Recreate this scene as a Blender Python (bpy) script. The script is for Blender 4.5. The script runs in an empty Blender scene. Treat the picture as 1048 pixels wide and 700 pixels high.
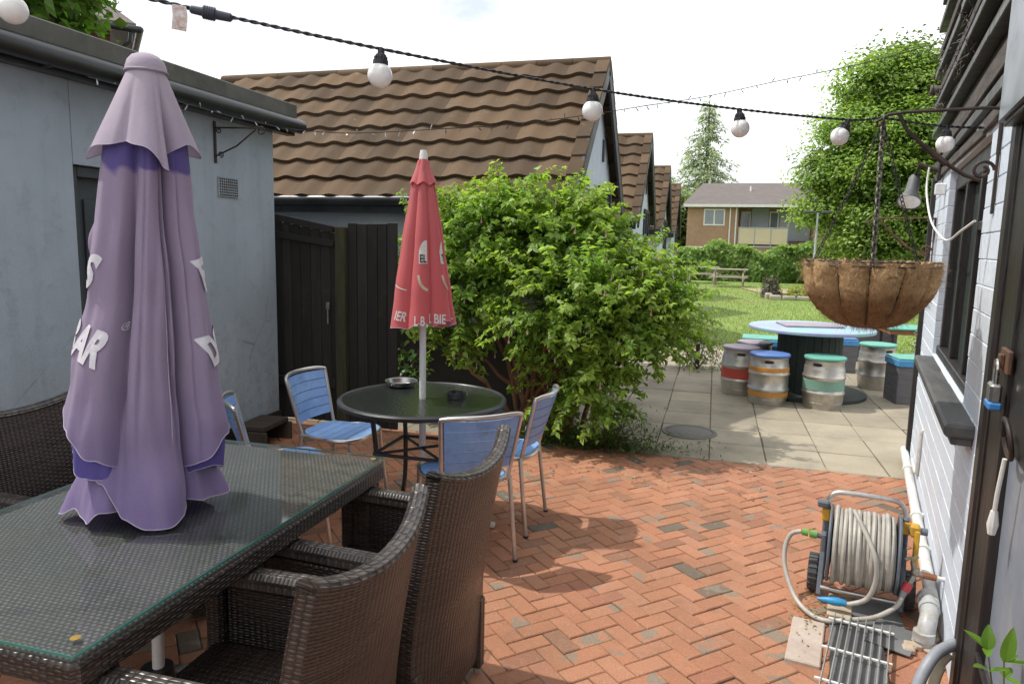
import bpy, bmesh, math, random
import numpy as np
from mathutils import Vector, Matrix, Quaternion
R = math.radians
PI = math.pi
rnd = random.Random(7)
rng = np.random.default_rng(11)
SC = bpy.context.scene
COL = SC.collection

# ------------------------------------------------------------------ mesh builder
class MB:
    def __init__(s):
        s.v = []; s.f = []; s.uv = {}; s.sm = []
    def add(s, verts, faces, uvs=None, smooth=False):
        b = len(s.v); fb = len(s.f)
        s.v.extend([tuple(p) for p in verts])
        for i, f in enumerate(faces):
            s.f.append(tuple(b + k for k in f)); s.sm.append(smooth)
            if uvs is not None: s.uv[fb + i] = uvs[i]
        return s
    def box(s, c, size, bev=0.004, rot=None):
        hx, hy, hz = [d / 2 for d in size]
        b = min(bev, hx * .45, hy * .45, hz * .45)
        vs = []; idx = {}
        for sx in (-1, 1):
            for sy in (-1, 1):
                for sz in (-1, 1):
                    for a in range(3):
                        p = [sx * hx, sy * hy, sz * hz]
                        for k in range(3):
                            if k != a: p[k] -= math.copysign(b, p[k])
                        idx[(sx, sy, sz, a)] = len(vs); vs.append(p)
        fs = []
        for a in range(3):
            o = [k for k in range(3) if k != a]
            for sg in (-1, 1):
                q = []
                for (p1, p2) in ((-1, -1), (1, -1), (1, 1), (-1, 1)):
                    key = [0, 0, 0]; key[a] = sg; key[o[0]] = p1; key[o[1]] = p2
                    q.append(idx[(key[0], key[1], key[2], a)])
                fs.append(q)
        for a in range(3):
            o = [k for k in range(3) if k != a]
            for p1 in (-1, 1):
                for p2 in (-1, 1):
                    k1 = [0, 0, 0]; k1[a] = -1; k1[o[0]] = p1; k1[o[1]] = p2
                    k2 = list(k1); k2[a] = 1
                    fs.append([idx[(*k1, o[0])], idx[(*k2, o[0])], idx[(*k2, o[1])], idx[(*k1, o[1])]])
        for sx in (-1, 1):
            for sy in (-1, 1):
                for sz in (-1, 1):
                    fs.append([idx[(sx, sy, sz, 0)], idx[(sx, sy, sz, 1)], idx[(sx, sy, sz, 2)]])
        # fix winding outward
        out = []
        for f in fs:
            p = [Vector(vs[i]) for i in f]
            n = (p[1] - p[0]).cross(p[2] - p[0]); m = sum(p, Vector()) / len(p)
            out.append(f if n.dot(m) > 0 else f[::-1])
        if rot is not None:
            vs = [rot @ Vector(p) for p in vs]
        vs = [(p[0] + c[0], p[1] + c[1], p[2] + c[2]) for p in vs]
        return s.add(vs, out)
    def bb(s, x0, x1, y0, y1, z0, z1, bev=0.004):
        return s.box(((x0 + x1) / 2, (y0 + y1) / 2, (z0 + z1) / 2), (abs(x1 - x0), abs(y1 - y0), abs(z1 - z0)), bev)
    def bar(s, a, b, w, h, bev=0.003, upv=(0, 0, 1)):
        a = Vector(a); b = Vector(b); d = b - a; L = d.length
        y = d.normalized(); u = Vector(upv)
        x = y.cross(u)
        if x.length < 1e-4: x = y.cross(Vector((1, 0, 0)))
        x.normalize(); z = x.cross(y)
        rot = Matrix((x, y, z)).transposed()
        return s.box((a + b) / 2, (w, L, h), bev, rot)
    def tube(s, pts, r, n=10, closed=False, caps=True):
        P = [Vector(p) for p in pts]; m = len(P)
        rr = r if isinstance(r, (list, tuple)) else [r] * m
        T = []
        for i in range(m):
            if closed: t = P[(i + 1) % m] - P[i - 1]
            else: t = P[min(i + 1, m - 1)] - P[max(i - 1, 0)]
            T.append(t.normalized() if t.length > 1e-9 else Vector((0, 0, 1)))
        u = T[0].orthogonal().normalized()
        vs = []
        for i in range(m):
            u = u - T[i] * u.dot(T[i])
            u = u.normalized() if u.length > 1e-6 else T[i].orthogonal().normalized()
            w = T[i].cross(u)
            for k in range(n):
                a = 2 * PI * k / n
                vs.append(P[i] + (u * math.cos(a) + w * math.sin(a)) * rr[i])
        fs = []
        for i in range(m if closed else m - 1):
            j = (i + 1) % m
            for k in range(n):
                l = (k + 1) % n
                fs.append((i * n + k, i * n + l, j * n + l, j * n + k))
        s.add(vs, fs, smooth=True)
        if caps and not closed:
            s.add([vs[k] for k in range(n)], [tuple(range(n))[::-1]])
            s.add([vs[(m - 1) * n + k] for k in range(n)], [tuple(range(n))])
        return s
    def lathe(s, prof, n=32, c=(0, 0, 0), rot=None, a0=0, a1=2 * PI):
        full = abs(a1 - a0 - 2 * PI) < 1e-6
        vs = []; cols = n if full else n + 1
        for (r, z) in prof:
            for k in range(cols):
                a = a0 + (a1 - a0) * k / n
                p = Vector((r * math.cos(a), r * math.sin(a), z))
                if rot is not None: p = rot @ p
                vs.append(p + Vector(c))
        fs = []
        for i in range(len(prof) - 1):
            for k in range(n):
                l = (k + 1) % cols
                fs.append((i * cols + k, i * cols + l, (i + 1) * cols + l, (i + 1) * cols + k))
        return s.add(vs, fs, smooth=True)
    def cyl(s, a, b, r, n=20, r2=None):
        return s.tube([a, b], [r, r if r2 is None else r2], n)
    def sphere(s, c, r, n=20, m=12, sc=(1, 1, 1)):
        prof = [(max(1e-4, math.sin(PI * i / m)), -math.cos(PI * i / m)) for i in range(m + 1)]
        b = len(s.v); s.lathe(prof, n)
        for i in range(b, len(s.v)):
            p = s.v[i]; s.v[i] = (c[0] + p[0] * r * sc[0], c[1] + p[1] * r * sc[1], c[2] + p[2] * r * sc[2])
        return s
    def grid(s, fn, nu, nv, uvfn=None, thick=0, smooth=True):
        vs = []; uvl = []
        for j in range(nv + 1):
            for i in range(nu + 1):
                vs.append(fn(i / nu, j / nv)); uvl.append(uvfn(i / nu, j / nv) if uvfn else (0, 0))
        fs = []; us = []
        for j in range(nv):
            for i in range(nu):
                q = (j * (nu + 1) + i, j * (nu + 1) + i + 1, (j + 1) * (nu + 1) + i + 1, (j + 1) * (nu + 1) + i)
                fs.append(q); us.append([uvl[k] for k in q])
        return s.add(vs, fs, us if uvfn else None, smooth)
    def poly(s, pts, th, axis):
        """extrude a flat polygon by vector axis*th"""
        d = Vector(axis) * th; n = len(pts)
        a = [Vector(p) for p in pts]; b = [p + d for p in a]
        nn = Vector((0, 0, 0))
        for i in range(n): nn += a[i].cross(a[(i + 1) % n])
        f0 = tuple(range(n)); f1 = tuple(range(2 * n - 1, n - 1, -1))
        sides = [(i, i + n, (i + 1) % n + n, (i + 1) % n) for i in range(n)]
        fs = [f0, f1] + sides
        if nn.dot(d) > 0: fs = [f[::-1] for f in fs]
        return s.add(a + b, fs)
    def mesh(s, name):
        me = bpy.data.meshes.new(name)
        me.from_pydata(s.v, [], s.f)
        V = np.array(s.v, dtype=np.float64).reshape(-1, 3)
        uvl = me.uv_layers.new(name='UVMap')
        buf = np.zeros((len(me.loops), 2), dtype=np.float32)
        k = 0
        for i, f in enumerate(s.f):
            if i in s.uv:
                for q in s.uv[i]: buf[k] = q; k += 1
            else:
                p = V[list(f)]
                n = np.cross(p[1] - p[0], p[2] - p[0]); a = int(np.argmax(np.abs(n)))
                o = ((1, 2), (0, 2), (0, 1))[a]
                for q in p: buf[k] = (q[o[0]], q[o[1]]); k += 1
        uvl.data.foreach_set('uv', buf.ravel())
        me.polygons.foreach_set('use_smooth', s.sm)
        me.update()
        if any(s.sm): me.set_sharp_from_angle(angle=R(38))
        return me
    def build(s, name, mat, parent=None, loc=None):
        me = s.mesh(name); me.materials.append(mat)
        o = bpy.data.objects.new(name, me); COL.objects.link(o)
        if parent is not None: o.parent = parent
        if loc is not None: o.location = loc
        return o

def thing(name, label, cat, loc=(0, 0, 0), rz=0, group=None):
    o = bpy.data.objects.new(name, None); COL.objects.link(o)
    o.empty_display_size = .1
    o.location = loc; o.rotation_euler = (0, 0, rz)
    o['label'] = label; o['category'] = cat
    if group: o['group'] = group
    return o
def tag(o, label, cat, group=None):
    o['label'] = label; o['category'] = cat
    if group: o['group'] = group
    return o
def struct(o, label=None):
    o['kind'] = 'structure'
    if label: o['label'] = label
    return o
def dup(root, loc, rz, label):
    r = root.copy(); COL.objects.link(r); r.location = loc; r.rotation_euler = (0, 0, rz)
    r['label'] = label
    for ch in list(root.children):
        c = ch.copy(); COL.objects.link(c); c.parent = r
        for g in list(ch.children):
            d = g.copy(); COL.objects.link(d); d.parent = c
    return r

# the pub's side wall runs 10.6 degrees off the yard axis: its own frame
TH = R(10.6); O_ = Vector((1.487, 5.8, 0)); D_ = Vector((math.sin(TH), math.cos(TH), 0)); N_ = Vector((math.cos(TH), -math.sin(TH), 0))
def L2W(lx, ly, z=0): return O_ + N_ * lx + D_ * ly + Vector((0, 0, z))

# ------------------------------------------------------------------ materials
def nodes(name):
    m = bpy.data.materials.new(name); m.use_nodes = True
    nt = m.node_tree
    for n in list(nt.nodes): nt.nodes.remove(n)
    out = nt.nodes.new('ShaderNodeOutputMaterial')
    return m, nt, out
class NT:
    def __init__(s, nt): s.nt = nt
    def n(s, t, **k):
        x = s.nt.nodes.new('ShaderNode' + t)
        for a, b in k.items(): setattr(x, a, b)
        return x
    def l(s, a, b): s.nt.links.new(a, b)
    def val(s, sock, v):
        if hasattr(v, 'is_output'): s.l(v, sock)
        else: sock.default_value = v
    def math(s, op, a, b=0.0, c=None):
        x = s.n('Math', operation=op); s.val(x.inputs[0], a); s.val(x.inputs[1], b)
        if c is not None: s.val(x.inputs[2], c)
        return x.outputs[0]
    def noise(s, vec, scale, detail=5, rough=.55):
        x = s.n('TexNoise'); s.l(vec, x.inputs['Vector']); x.inputs['Scale'].default_value = scale
        x.inputs['Detail'].default_value = detail; x.inputs['Roughness'].default_value = rough
        return x.outputs['Fac']
    def ramp(s, fac, stops):
        x = s.n('ValToRGB'); s.l(fac, x.inputs[0]); e = x.color_ramp.elements
        while len(e) > 1: e.remove(e[-1])
        e[0].position = stops[0][0]; e[0].color = stops[0][1]
        for p, c in stops[1:]:
            q = e.new(p); q.color = c
        return x.outputs[0]
    def mix(s, fac, a, b, mode='MIX'):
        x = s.n('Mix', data_type='RGBA', blend_type=mode)
        s.val(x.inputs[0], fac); s.val(x.inputs[6], a); s.val(x.inputs[7], b)
        return x.outputs[2]
    def mrange(s, v, a, b, c, d):
        x = s.n('MapRange'); s.l(v, x.inputs[0])
        for i, q in enumerate((a, b, c, d)): x.inputs[i + 1].default_value = q
        return x.outputs[0]
    def bump(s, h, strength, dist=.01, normal=None):
        x = s.n('Bump'); s.l(h, x.inputs['Height']); x.inputs['Strength'].default_value = strength
        x.inputs['Distance'].default_value = dist
        if normal is not None: s.l(normal, x.inputs['Normal'])
        return x.outputs[0]
def c4(c, k=1.0): return (c[0] * k, c[1] * k, c[2] * k, 1)

def M(name, col, col2=None, scale=4, rough=.6, rvar=.12, bump=.15, bscale=60, bdist=.004, metal=0, island=0,
      lo=.35, hi=.68, stretch=None, dirt=None, dscale=1.5, dlo=.5, dhi=.75, spec=.5, sheen=0, fine=.1, coat=0):
    m, nt, out = nodes(name); N = NT(nt)
    tc = N.n('TexCoord'); vec = tc.outputs['Object']
    if stretch:
        mp = N.n('Mapping'); N.l(vec, mp.inputs[0]); mp.inputs['Scale'].default_value = stretch; vec = mp.outputs[0]
    col2 = col2 or tuple(x * .78 for x in col)
    n1 = N.noise(vec, scale)
    f = N.mrange(n1, lo, hi, 0, 1)
    c = N.mix(f, c4(col), c4(col2))
    n2 = N.noise(vec, bscale, 4)
    if fine:
        k = N.mrange(n2, .25, .75, 1 - fine, 1 + fine)
        cc = N.n('CombineColor'); 
        for i in range(3): N.l(k, cc.inputs[i])
        c = N.mix(1.0, c, cc.outputs[0], 'MULTIPLY')
    if island:
        g = N.n('NewGeometry'); k = N.mrange(g.outputs['Random Per Island'], 0, 1, 1 - island, 1 + island)
        cc = N.n('CombineColor')
        for i in range(3): N.l(k, cc.inputs[i])
        c = N.mix(1.0, c, cc.outputs[0], 'MULTIPLY')
    if dirt:
        d = N.mrange(N.noise(tc.outputs['Object'], dscale, 8, .65), dlo, dhi, 0, 1)
        c = N.mix(d, c, c4(dirt))
    p = N.n('BsdfPrincipled'); N.l(c, p.inputs['Base Color'])
    N.l(N.mrange(n1, .2, .8, max(.02, rough - rvar), min(1, rough + rvar)), p.inputs['Roughness'])
    p.inputs['Metallic'].default_value = metal; p.inputs['Specular IOR Level'].default_value = spec
    if coat: p.inputs['Coat Weight'].default_value = coat; p.inputs['Coat Roughness'].default_value = .15
    if sheen: p.inputs['Sheen Weight'].default_value = sheen
    if bump: N.l(N.bump(n2, bump, bdist), p.inputs['Normal'])
    N.l(p.outputs[0], out.inputs[0])
    return m

def glass_mat(name, tint=(.9, .95, .93), rough=.02, opac=0, base=(.02, .03, .03), ior=1.5):
    m, nt, out = nodes(name); N = NT(nt)
    t = N.n('BsdfTransparent'); t.inputs[0].default_value = c4(tint)
    if opac:
        d = N.n('BsdfDiffuse'); d.inputs[0].default_value = c4(base)
        mm = N.n('MixShader'); mm.inputs[0].default_value = opac; N.l(t.outputs[0], mm.inputs[1]); N.l(d.outputs[0], mm.inputs[2]); body = mm.outputs[0]
    else: body = t.outputs[0]
    g = N.n('BsdfGlossy'); g.inputs['Roughness'].default_value = rough; g.inputs[0].default_value = (1, 1, 1, 1)
    fr = N.n('Fresnel'); fr.inputs[0].default_value = ior
    tc = N.n('TexCoord'); nz = N.noise(tc.outputs['Object'], 3, 6)
    N.l(N.mrange(nz, .3, .7, rough * .6, rough * 2 + .03), g.inputs['Roughness'])
    mx = N.n('MixShader'); N.l(fr.outputs[0], mx.inputs[0]); N.l(body, mx.inputs[1]); N.l(g.outputs[0], mx.inputs[2])
    N.l(mx.outputs[0], out.inputs[0])
    return m

def leaf_mat(name, col, col2, dark=.5, trans=.4, scale=2.5, rough=.45):
    m, nt, out = nodes(name); N = NT(nt)
    tc = N.n('TexCoord'); g = N.n('NewGeometry')
    f = N.mrange(N.noise(tc.outputs['Object'], scale, 3), .35, .65, 0, 1)
    c = N.mix(f, c4(col), c4(col2))
    k = N.mrange(g.outputs['Random Per Island'], 0, 1, dark, 1.35)
    cc = N.n('CombineColor')
    for i in range(3): N.l(k, cc.inputs[i])
    c = N.mix(1.0, c, cc.outputs[0], 'MULTIPLY')
    p = N.n('BsdfPrincipled'); N.l(c, p.inputs['Base Color']); p.inputs['Roughness'].default_value = rough
    p.inputs['Specular IOR Level'].default_value = .4
    t = N.n('BsdfTranslucent'); c2 = N.mix(1.0, c, (1.25, 1.3, .55, 1), 'MULTIPLY'); N.l(c2, t.inputs[0])
    mx = N.n('MixShader'); mx.inputs[0].default_value = trans; N.l(p.outputs[0], mx.inputs[1]); N.l(t.outputs[0], mx.inputs[2])
    N.l(mx.outputs[0], out.inputs[0])
    return m

def weave_mat(name, dark, light, a=.016, b=.009, wobble=.25, gloss=(.32, .5), pw=1.0):
    """woven synthetic rattan: over-and-under flat strands in UV metres"""
    m, nt, out = nodes(name); N = NT(nt)
    uv = N.n('UVMap'); sp = N.n('SeparateXYZ'); N.l(uv.outputs[0], sp.inputs[0])
    tc = N.n('TexCoord')
    wob = N.mrange(N.noise(tc.outputs['Object'], 9, 3), 0, 1, -wobble, wobble)
    U = N.math('ADD', N.math('DIVIDE', sp.outputs[0], a), wob); V = N.math('ADD', N.math('DIVIDE', sp.outputs[1], b), wob)
    fu = N.math('FRACT', U); fv = N.math('FRACT', V)
    par = N.math('PINGPONG', N.math('ADD', N.math('FLOOR', U), N.math('FLOOR', V)), 1.0)
    su = N.math('SINE', N.math('MULTIPLY', fu, PI)); sv = N.math('SINE', N.math('MULTIPLY', fv, PI))
    hh = N.math('MULTIPLY', N.math('POWER', sv, .5), N.math('ADD', N.math('MULTIPLY', su, .6), .4))
    hv = N.math('MULTIPLY', N.math('MULTIPLY', N.math('POWER', su, .5), N.math('ADD', N.math('MULTIPLY', sv, .6), .4)), .6)
    h = N.math('ADD', N.math('MULTIPLY', hh, par), N.math('MULTIPLY', hv, N.math('SUBTRACT', 1.0, par)))
    big = N.mrange(N.noise(tc.outputs['Object'], 5, 5), .3, .7, 0, 1)
    # each strand has its own shade
    wn = N.n('TexWhiteNoise', noise_dimensions='2D'); cv = N.n('CombineXYZ')
    N.l(N.math('FLOOR', V), cv.inputs[1]); N.l(N.math('FLOOR', N.math('DIVIDE', U, 9.0)), cv.inputs[0]); N.l(cv.outputs[0], wn.inputs[0])
    strand = N.mrange(wn.outputs['Value'], 0, 1, .65, 1.3)
    c = N.mix(N.math('POWER', h, pw), c4(dark), c4(light))  # shade in the gaps and highlight on the crests painted into the colour
    c = N.mix(N.math('MULTIPLY', big, .5), c, c4(light, .75))
    cc = N.n('CombineColor')
    for i in range(3): N.l(strand, cc.inputs[i])
    c = N.mix(1.0, c, cc.outputs[0], 'MULTIPLY')
    p = N.n('BsdfPrincipled'); N.l(c, p.inputs['Base Color'])
    N.l(N.mrange(big, 0, 1, *gloss), p.inputs['Roughness'])
    N.l(N.bump(h, .9, .004), p.inputs['Normal'])
    N.l(p.outputs[0], out.inputs[0])
    return m

# ------------------------------------------------------------------ foliage
def leaf_cloud(name, pos, up, size, mat, parent=None, aspect=.5, droop=.3, fold=.18, sizevar=.35, dirs=None, seed=1):
    """one mesh of many folded leaves. pos Nx3, up Nx3 (normal), optional dirs Nx3 (tip direction)"""
    g = np.random.default_rng(seed)
    n = len(pos); pos = np.asarray(pos, float); up = np.asarray(up, float)
    up = up + g.normal(0, .35, (n, 3)); up /= np.linalg.norm(up, axis=1)[:, None]
    d = g.normal(0, 1, (n, 3)) if dirs is None else np.asarray(dirs, float) + g.normal(0, .35, (n, 3))
    d = d - up * np.sum(d * up, axis=1)[:, None]
    d /= np.maximum(np.linalg.norm(d, axis=1), 1e-6)[:, None]
    d[:, 2] -= droop; d /= np.linalg.norm(d, axis=1)[:, None]
    sd = np.cross(up, d); sd /= np.maximum(np.linalg.norm(sd, axis=1), 1e-6)[:, None]
    u2 = np.cross(d, sd)
    L = size * (1 + sizevar * g.uniform(-1, 1, n))[:, None]
    W = L * aspect * .5
    v = np.empty((n, 4, 3))
    v[:, 0] = pos; v[:, 2] = pos + d * L
    mid = pos + d * L * .42
    v[:, 1] = mid + sd * W + u2 * L * fold; v[:, 3] = mid - sd * W + u2 * L * fold
    me = bpy.data.meshes.new(name)
    me.vertices.add(n * 4); me.vertices.foreach_set('co', v.ravel().astype(np.float32))
    me.loops.add(n * 4); me.loops.foreach_set('vertex_index', np.arange(n * 4, dtype=np.int32))
    me.polygons.add(n); me.polygons.foreach_set('loop_start', np.arange(0, n * 4, 4, dtype=np.int32))
    me.polygons.foreach_set('loop_total', np.full(n, 4, dtype=np.int32))
    me.update(calc_edges=True); me.materials.append(mat)
    o = bpy.data.objects.new(name, me); COL.objects.link(o)
    if parent is not None: o.parent = parent
    return o

def crown_points(lobes, nclump, perclump, csize, g, shell=.72, flat=.55):
    """clumps of leaves spread through ellipsoidal lobes, denser near their skins"""
    vol = np.array([l[3] * l[4] * l[5] for l in lobes]) ** .67; vol /= vol.sum()
    P = []; U = []
    cnt = g.multinomial(nclump, vol)
    for l, k in zip(lobes, cnt):
        d = g.normal(0, 1, (k, 3)); d /= np.linalg.norm(d, axis=1)[:, None]
        rr = shell + (1.05 - shell) * g.random(k) ** .7
        c = np.array(l[:3]) + d * rr[:, None] * np.array(l[3:6])
        for ci, di in zip(c, d):
            s = csize * g.uniform(.6, 1.4); m = max(3, int(perclump * g.uniform(.5, 1.5)))
            q = np.clip(g.normal(0, 1, (m, 3)), -1.7, 1.7) * s * np.array([1, 1, flat])
            P.append(ci + q); U.append(np.tile(di * .6 + np.array([0, 0, .9]), (m, 1)))
    return np.concatenate(P), np.concatenate(U)
def limb(mb, a, b, r0, r1, g, n=6, wob=.08, nn=8):
    a = np.array(a, float); b = np.array(b, float); L = np.linalg.norm(b - a)
    pts = []; rs = []
    for i in range(n + 1):
        t = i / n
        pts.append(a + (b - a) * t + g.normal(0, wob * L / n, 3) * (1 if 0 < i < n else 0)); rs.append(r0 + (r1 - r0) * t)
    mb.tube(pts, rs, nn)
def text_mesh(txt, size, bold=0.0):
    cu = bpy.data.curves.new('lettering', 'FONT'); cu.body = txt; cu.size = size; cu.offset = bold; cu.resolution_u = 4
    cu.align_x = 'CENTER'; cu.align_y = 'CENTER'
    o = bpy.data.objects.new('lettering', cu); COL.objects.link(o)
    bpy.context.view_layer.update()
    dg = bpy.context.evaluated_depsgraph_get()
    me = bpy.data.meshes.new_from_object(o.evaluated_get(dg))
    bm = bmesh.new(); bm.from_mesh(me)
    bmesh.ops.triangulate(bm, faces=bm.faces[:])
    for _ in range(2):
        ed = [e for e in bm.edges if e.calc_length() > size * .12]
        if not ed: break
        bmesh.ops.subdivide_edges(bm, edges=ed, cuts=1)
        bmesh.ops.triangulate(bm, faces=[f for f in bm.faces if len(f.verts) > 3])
    bm.verts.index_update()
    V = [tuple(v.co) for v in bm.verts]; F = [tuple(v.index for v in f.verts) for f in bm.faces]
    bm.free(); bpy.data.objects.remove(o); bpy.data.curves.remove(cu); bpy.data.meshes.remove(me)
    return V, F
# ------------------------------------------------------------------ camera, sky, sun
cd = bpy.data.cameras.new('camera'); cam = bpy.data.objects.new('camera', cd); COL.objects.link(cam)
cd.sensor_width = 36; cd.lens = 25.0; cd.clip_start = .05; cd.clip_end = 2000
cam.matrix_world = Matrix(((0.96159, -0.05758, 0.26839, 0), (0.27371, 0.12705, -0.95339, 0), (0.02079, 0.99022, 0.13792, 1.6), (0, 0, 0, 1)))
SC.camera = cam
SC.view_settings.view_transform = 'Standard'; SC.view_settings.look = 'None'; SC.view_settings.exposure = 0
SC.render.engine = 'CYCLES'
SC.cycles.max_bounces = 8; SC.cycles.transparent_max_bounces = 12; SC.cycles.use_denoising = True
SC.cycles.sample_clamp_indirect = 6

SUN_EL = 59.0
w = bpy.data.worlds.new('World'); SC.world = w; w.use_nodes = True
nt = w.node_tree; N = NT(nt)
for n in list(nt.nodes): nt.nodes.remove(n)
out = nt.nodes.new('ShaderNodeOutputWorld'); bg = N.n('Background'); bg2 = N.n('Background')
sky = N.n('TexSky'); sky.sky_type = 'NISHITA'; sky.sun_disc = False
sky.sun_elevation = R(SUN_EL); sky.sun_rotation = R(-88); sky.dust_density = 2.0; sky.air_density = 1.2
N.l(sky.outputs[0], bg.inputs[0]); bg.inputs[1].default_value = .13
tc = N.n('TexCoord'); mp = N.n('Mapping'); N.l(tc.outputs['Generated'], mp.inputs[0]); mp.inputs['Scale'].default_value = (1, 1, 2.5)
cl = N.noise(mp.outputs[0], 2.2, 7, .6)
bg2.inputs[0].default_value = (1.0, 1.0, 1.0, 1); bg2.inputs[1].default_value = 1.72
mx = N.n('MixShader'); N.l(N.mrange(cl, .36, .60, .36, 1.0), mx.inputs[0]); N.l(bg.outputs[0], mx.inputs[1]); N.l(bg2.outputs[0], mx.inputs[2])
N.l(mx.outputs[0], out.inputs[0])
sl = bpy.data.lights.new('sun', 'SUN'); sl.energy = 3.5; sl.angle = R(1.0); sl.color = (1, .95, .87)
so = bpy.data.objects.new('sun', sl); COL.objects.link(so)
so.rotation_euler = Vector((1, .04, -math.tan(R(SUN_EL)))).to_track_quat('-Z', 'Y').to_euler()

# ------------------------------------------------------------------ materials shared by the setting
m_soil = M('soil', (.10, .085, .06), (.05, .042, .03), 3, .9, bump=.4, bscale=30)
m_lawn = M('lawn', (.16, .255, .05), (.24, .30, .08), .6, .85, bump=.5, bscale=18, bdist=.05, fine=.25, dirt=(.22, .19, .075), dscale=.35, dlo=.52, dhi=.8)
m_joint = M('jointing_sand', (.17, .125, .085), (.06, .055, .035), 3, .95, bump=.3)
m_slab = M('concrete_slab', (.35, .305, .225), (.25, .22, .165), 1.7, .88, bump=.35, bscale=90, bdist=.003, island=.16, dirt=(.17, .15, .115), dscale=1.1, dlo=.5, dhi=.72)
m_black_wall = M('black_plinth_paint', (.014, .013, .014), (.03, .028, .027), 3, .5, bump=.3, bscale=25)
def brick_mat():
    m, nt, out = nodes('clay_paver'); N = NT(nt)
    tc = N.n('TexCoord'); g = N.n('NewGeometry'); rv = g.outputs['Random Per Island']
    c = N.ramp(rv, [(0, (.115, .105, .085, 1)), (.02, (.15, .13, .10, 1)), (.03, (.27, .15, .095, 1)), (.10, (.30, .14, .085, 1)), (.14, (.36, .165, .095, 1)),
                    (.5, (.41, .185, .105, 1)), (.8, (.435, .21, .125, 1)), (.9, (.40, .195, .12, 1)), (1, (.345, .145, .09, 1))])
    n1 = N.noise(tc.outputs['Object'], 2.2, 8, .65); n2 = N.noise(tc.outputs['Object'], 120, 4)
    gp = N.math('ADD', N.noise(tc.outputs['Object'], 6.5, 2, .5), N.math('MULTIPLY', N.math('SUBTRACT', N.math('FRACT', N.math('MULTIPLY', rv, 37.0)), .5), .42))
    c = N.mix(N.mrange(gp, .735, .765, 0, .8), c, (.23, .21, .165, 1))
    c = N.mix(N.mrange(n1, .45, .75, 0, .5), c, (.25, .15, .09, 1))
    n3 = N.noise(tc.outputs['Object'], 28, 6, .7)
    c = N.mix(N.mrange(n3, .55, .8, 0, .5), c, (.47, .33, .24, 1))
    n4 = N.noise(tc.outputs['Object'], .8, 7, .6); n5 = N.noise(tc.outputs['Object'], 60, 3, .8)
    c = N.mix(N.mrange(n5, .66, .74, 0, .55), c, (.50, .40, .31, 1))
    c = N.mix(N.mrange(N.noise(tc.outputs['Object'], 5, 8, .7), .58, .72, 0, .45), c, (.17, .115, .075, 1))
    k = N.math('MULTIPLY', N.mrange(n2, .25, .75, .8, 1.18), N.mrange(n4, .3, .7, .82, 1.12)); cc = N.n('CombineColor')
    for i in range(3): N.l(k, cc.inputs[i])
    c = N.mix(1.0, c, cc.outputs[0], 'MULTIPLY')
    p = N.n('BsdfPrincipled'); N.l(c, p.inputs['Base Color']); p.inputs['Roughness'].default_value = .82
    p.inputs['Specular IOR Level'].default_value = .3
    N.l(N.bump(N.math('ADD', n2, n3), .35, .004), p.inputs['Normal']); N.l(p.outputs[0], out.inputs[0])
    return m
m_brick = brick_mat()

# ------------------------------------------------------------------ ground sheets
def sheet(name, x0, x1, y0, y1, z, mat):
    b = MB(); b.add([(x0, y0, z), (x1, y0, z), (x1, y1, z), (x0, y1, z)], [(0, 1, 2, 3)])
    return struct(b.build(name, mat))
sheet('ground', -600, 600, -600, 900, -.05, m_soil)
sheet('paving_bed', -3.6, 6, -1.5, 12.28, -.0065, m_joint)
sheet('lawn', -14, 24, 12.2, 48, -.02, m_lawn)

def pavers():
    w = .0835; gap = .0038; c = math.cos(R(44.5)); s = math.sin(R(44.5))
    V = []; F = []; U = 0
    def brick(x, y, dx, dy):
        cx = x + dx / 2; cy = y + dy / 2
        X = cx * c - cy * s - .9; Y = cx * s + cy * c + 2.4
        if not (-3.55 < X < 1.6 and -.7 < Y < 5.50): return
        if X > 1.487 + (Y - 5.8) * .187 + .03: return
        g = gap / 2; ch = .004
        dz = rnd.gauss(0, .0014); tx = rnd.gauss(0, .008); ty = rnd.gauss(0, .008); an = rnd.gauss(0, .006)
        hx = dx / 2 - g + rnd.gauss(0, .0006); hy = dy / 2 - g + rnd.gauss(0, .0006)
        b = len(V)
        for (kx, ky, z) in ((hx, hy, -.03), (hx, hy, -ch), (hx - ch, hy - ch, 0)):
            for (a, e) in ((-1, -1), (1, -1), (1, 1), (-1, 1)):
                px = a * kx; py = e * ky
                qx = cx + px * math.cos(an) - py * math.sin(an); qy = cy + px * math.sin(an) + py * math.cos(an)
                V.append((qx * c - qy * s - .9, qx * s + qy * c + 2.4, z + dz + tx * px + ty * py))
        for l in (0, 4):
            for k in range(4): F.append((b + l + k, b + l + (k + 1) % 4, b + l + 4 + (k + 1) % 4, b + l + 4 + k))
        F.append((b + 8, b + 9, b + 10, b + 11))
    for r in range(-75, 85):
        for n in range(-36, 36):
            brick((r + 4 * n) * w, r * w, 2 * w, w)
            brick((r + 4 * n + 3) * w, r * w, w, 2 * w)
    b = MB(); b.v = V; b.f = F; b.sm = [False] * len(F)
    return struct(b.build('brick_paving', m_brick), 'orange clay pavers laid in herringbone with a few grey ones')
pavers()
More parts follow.
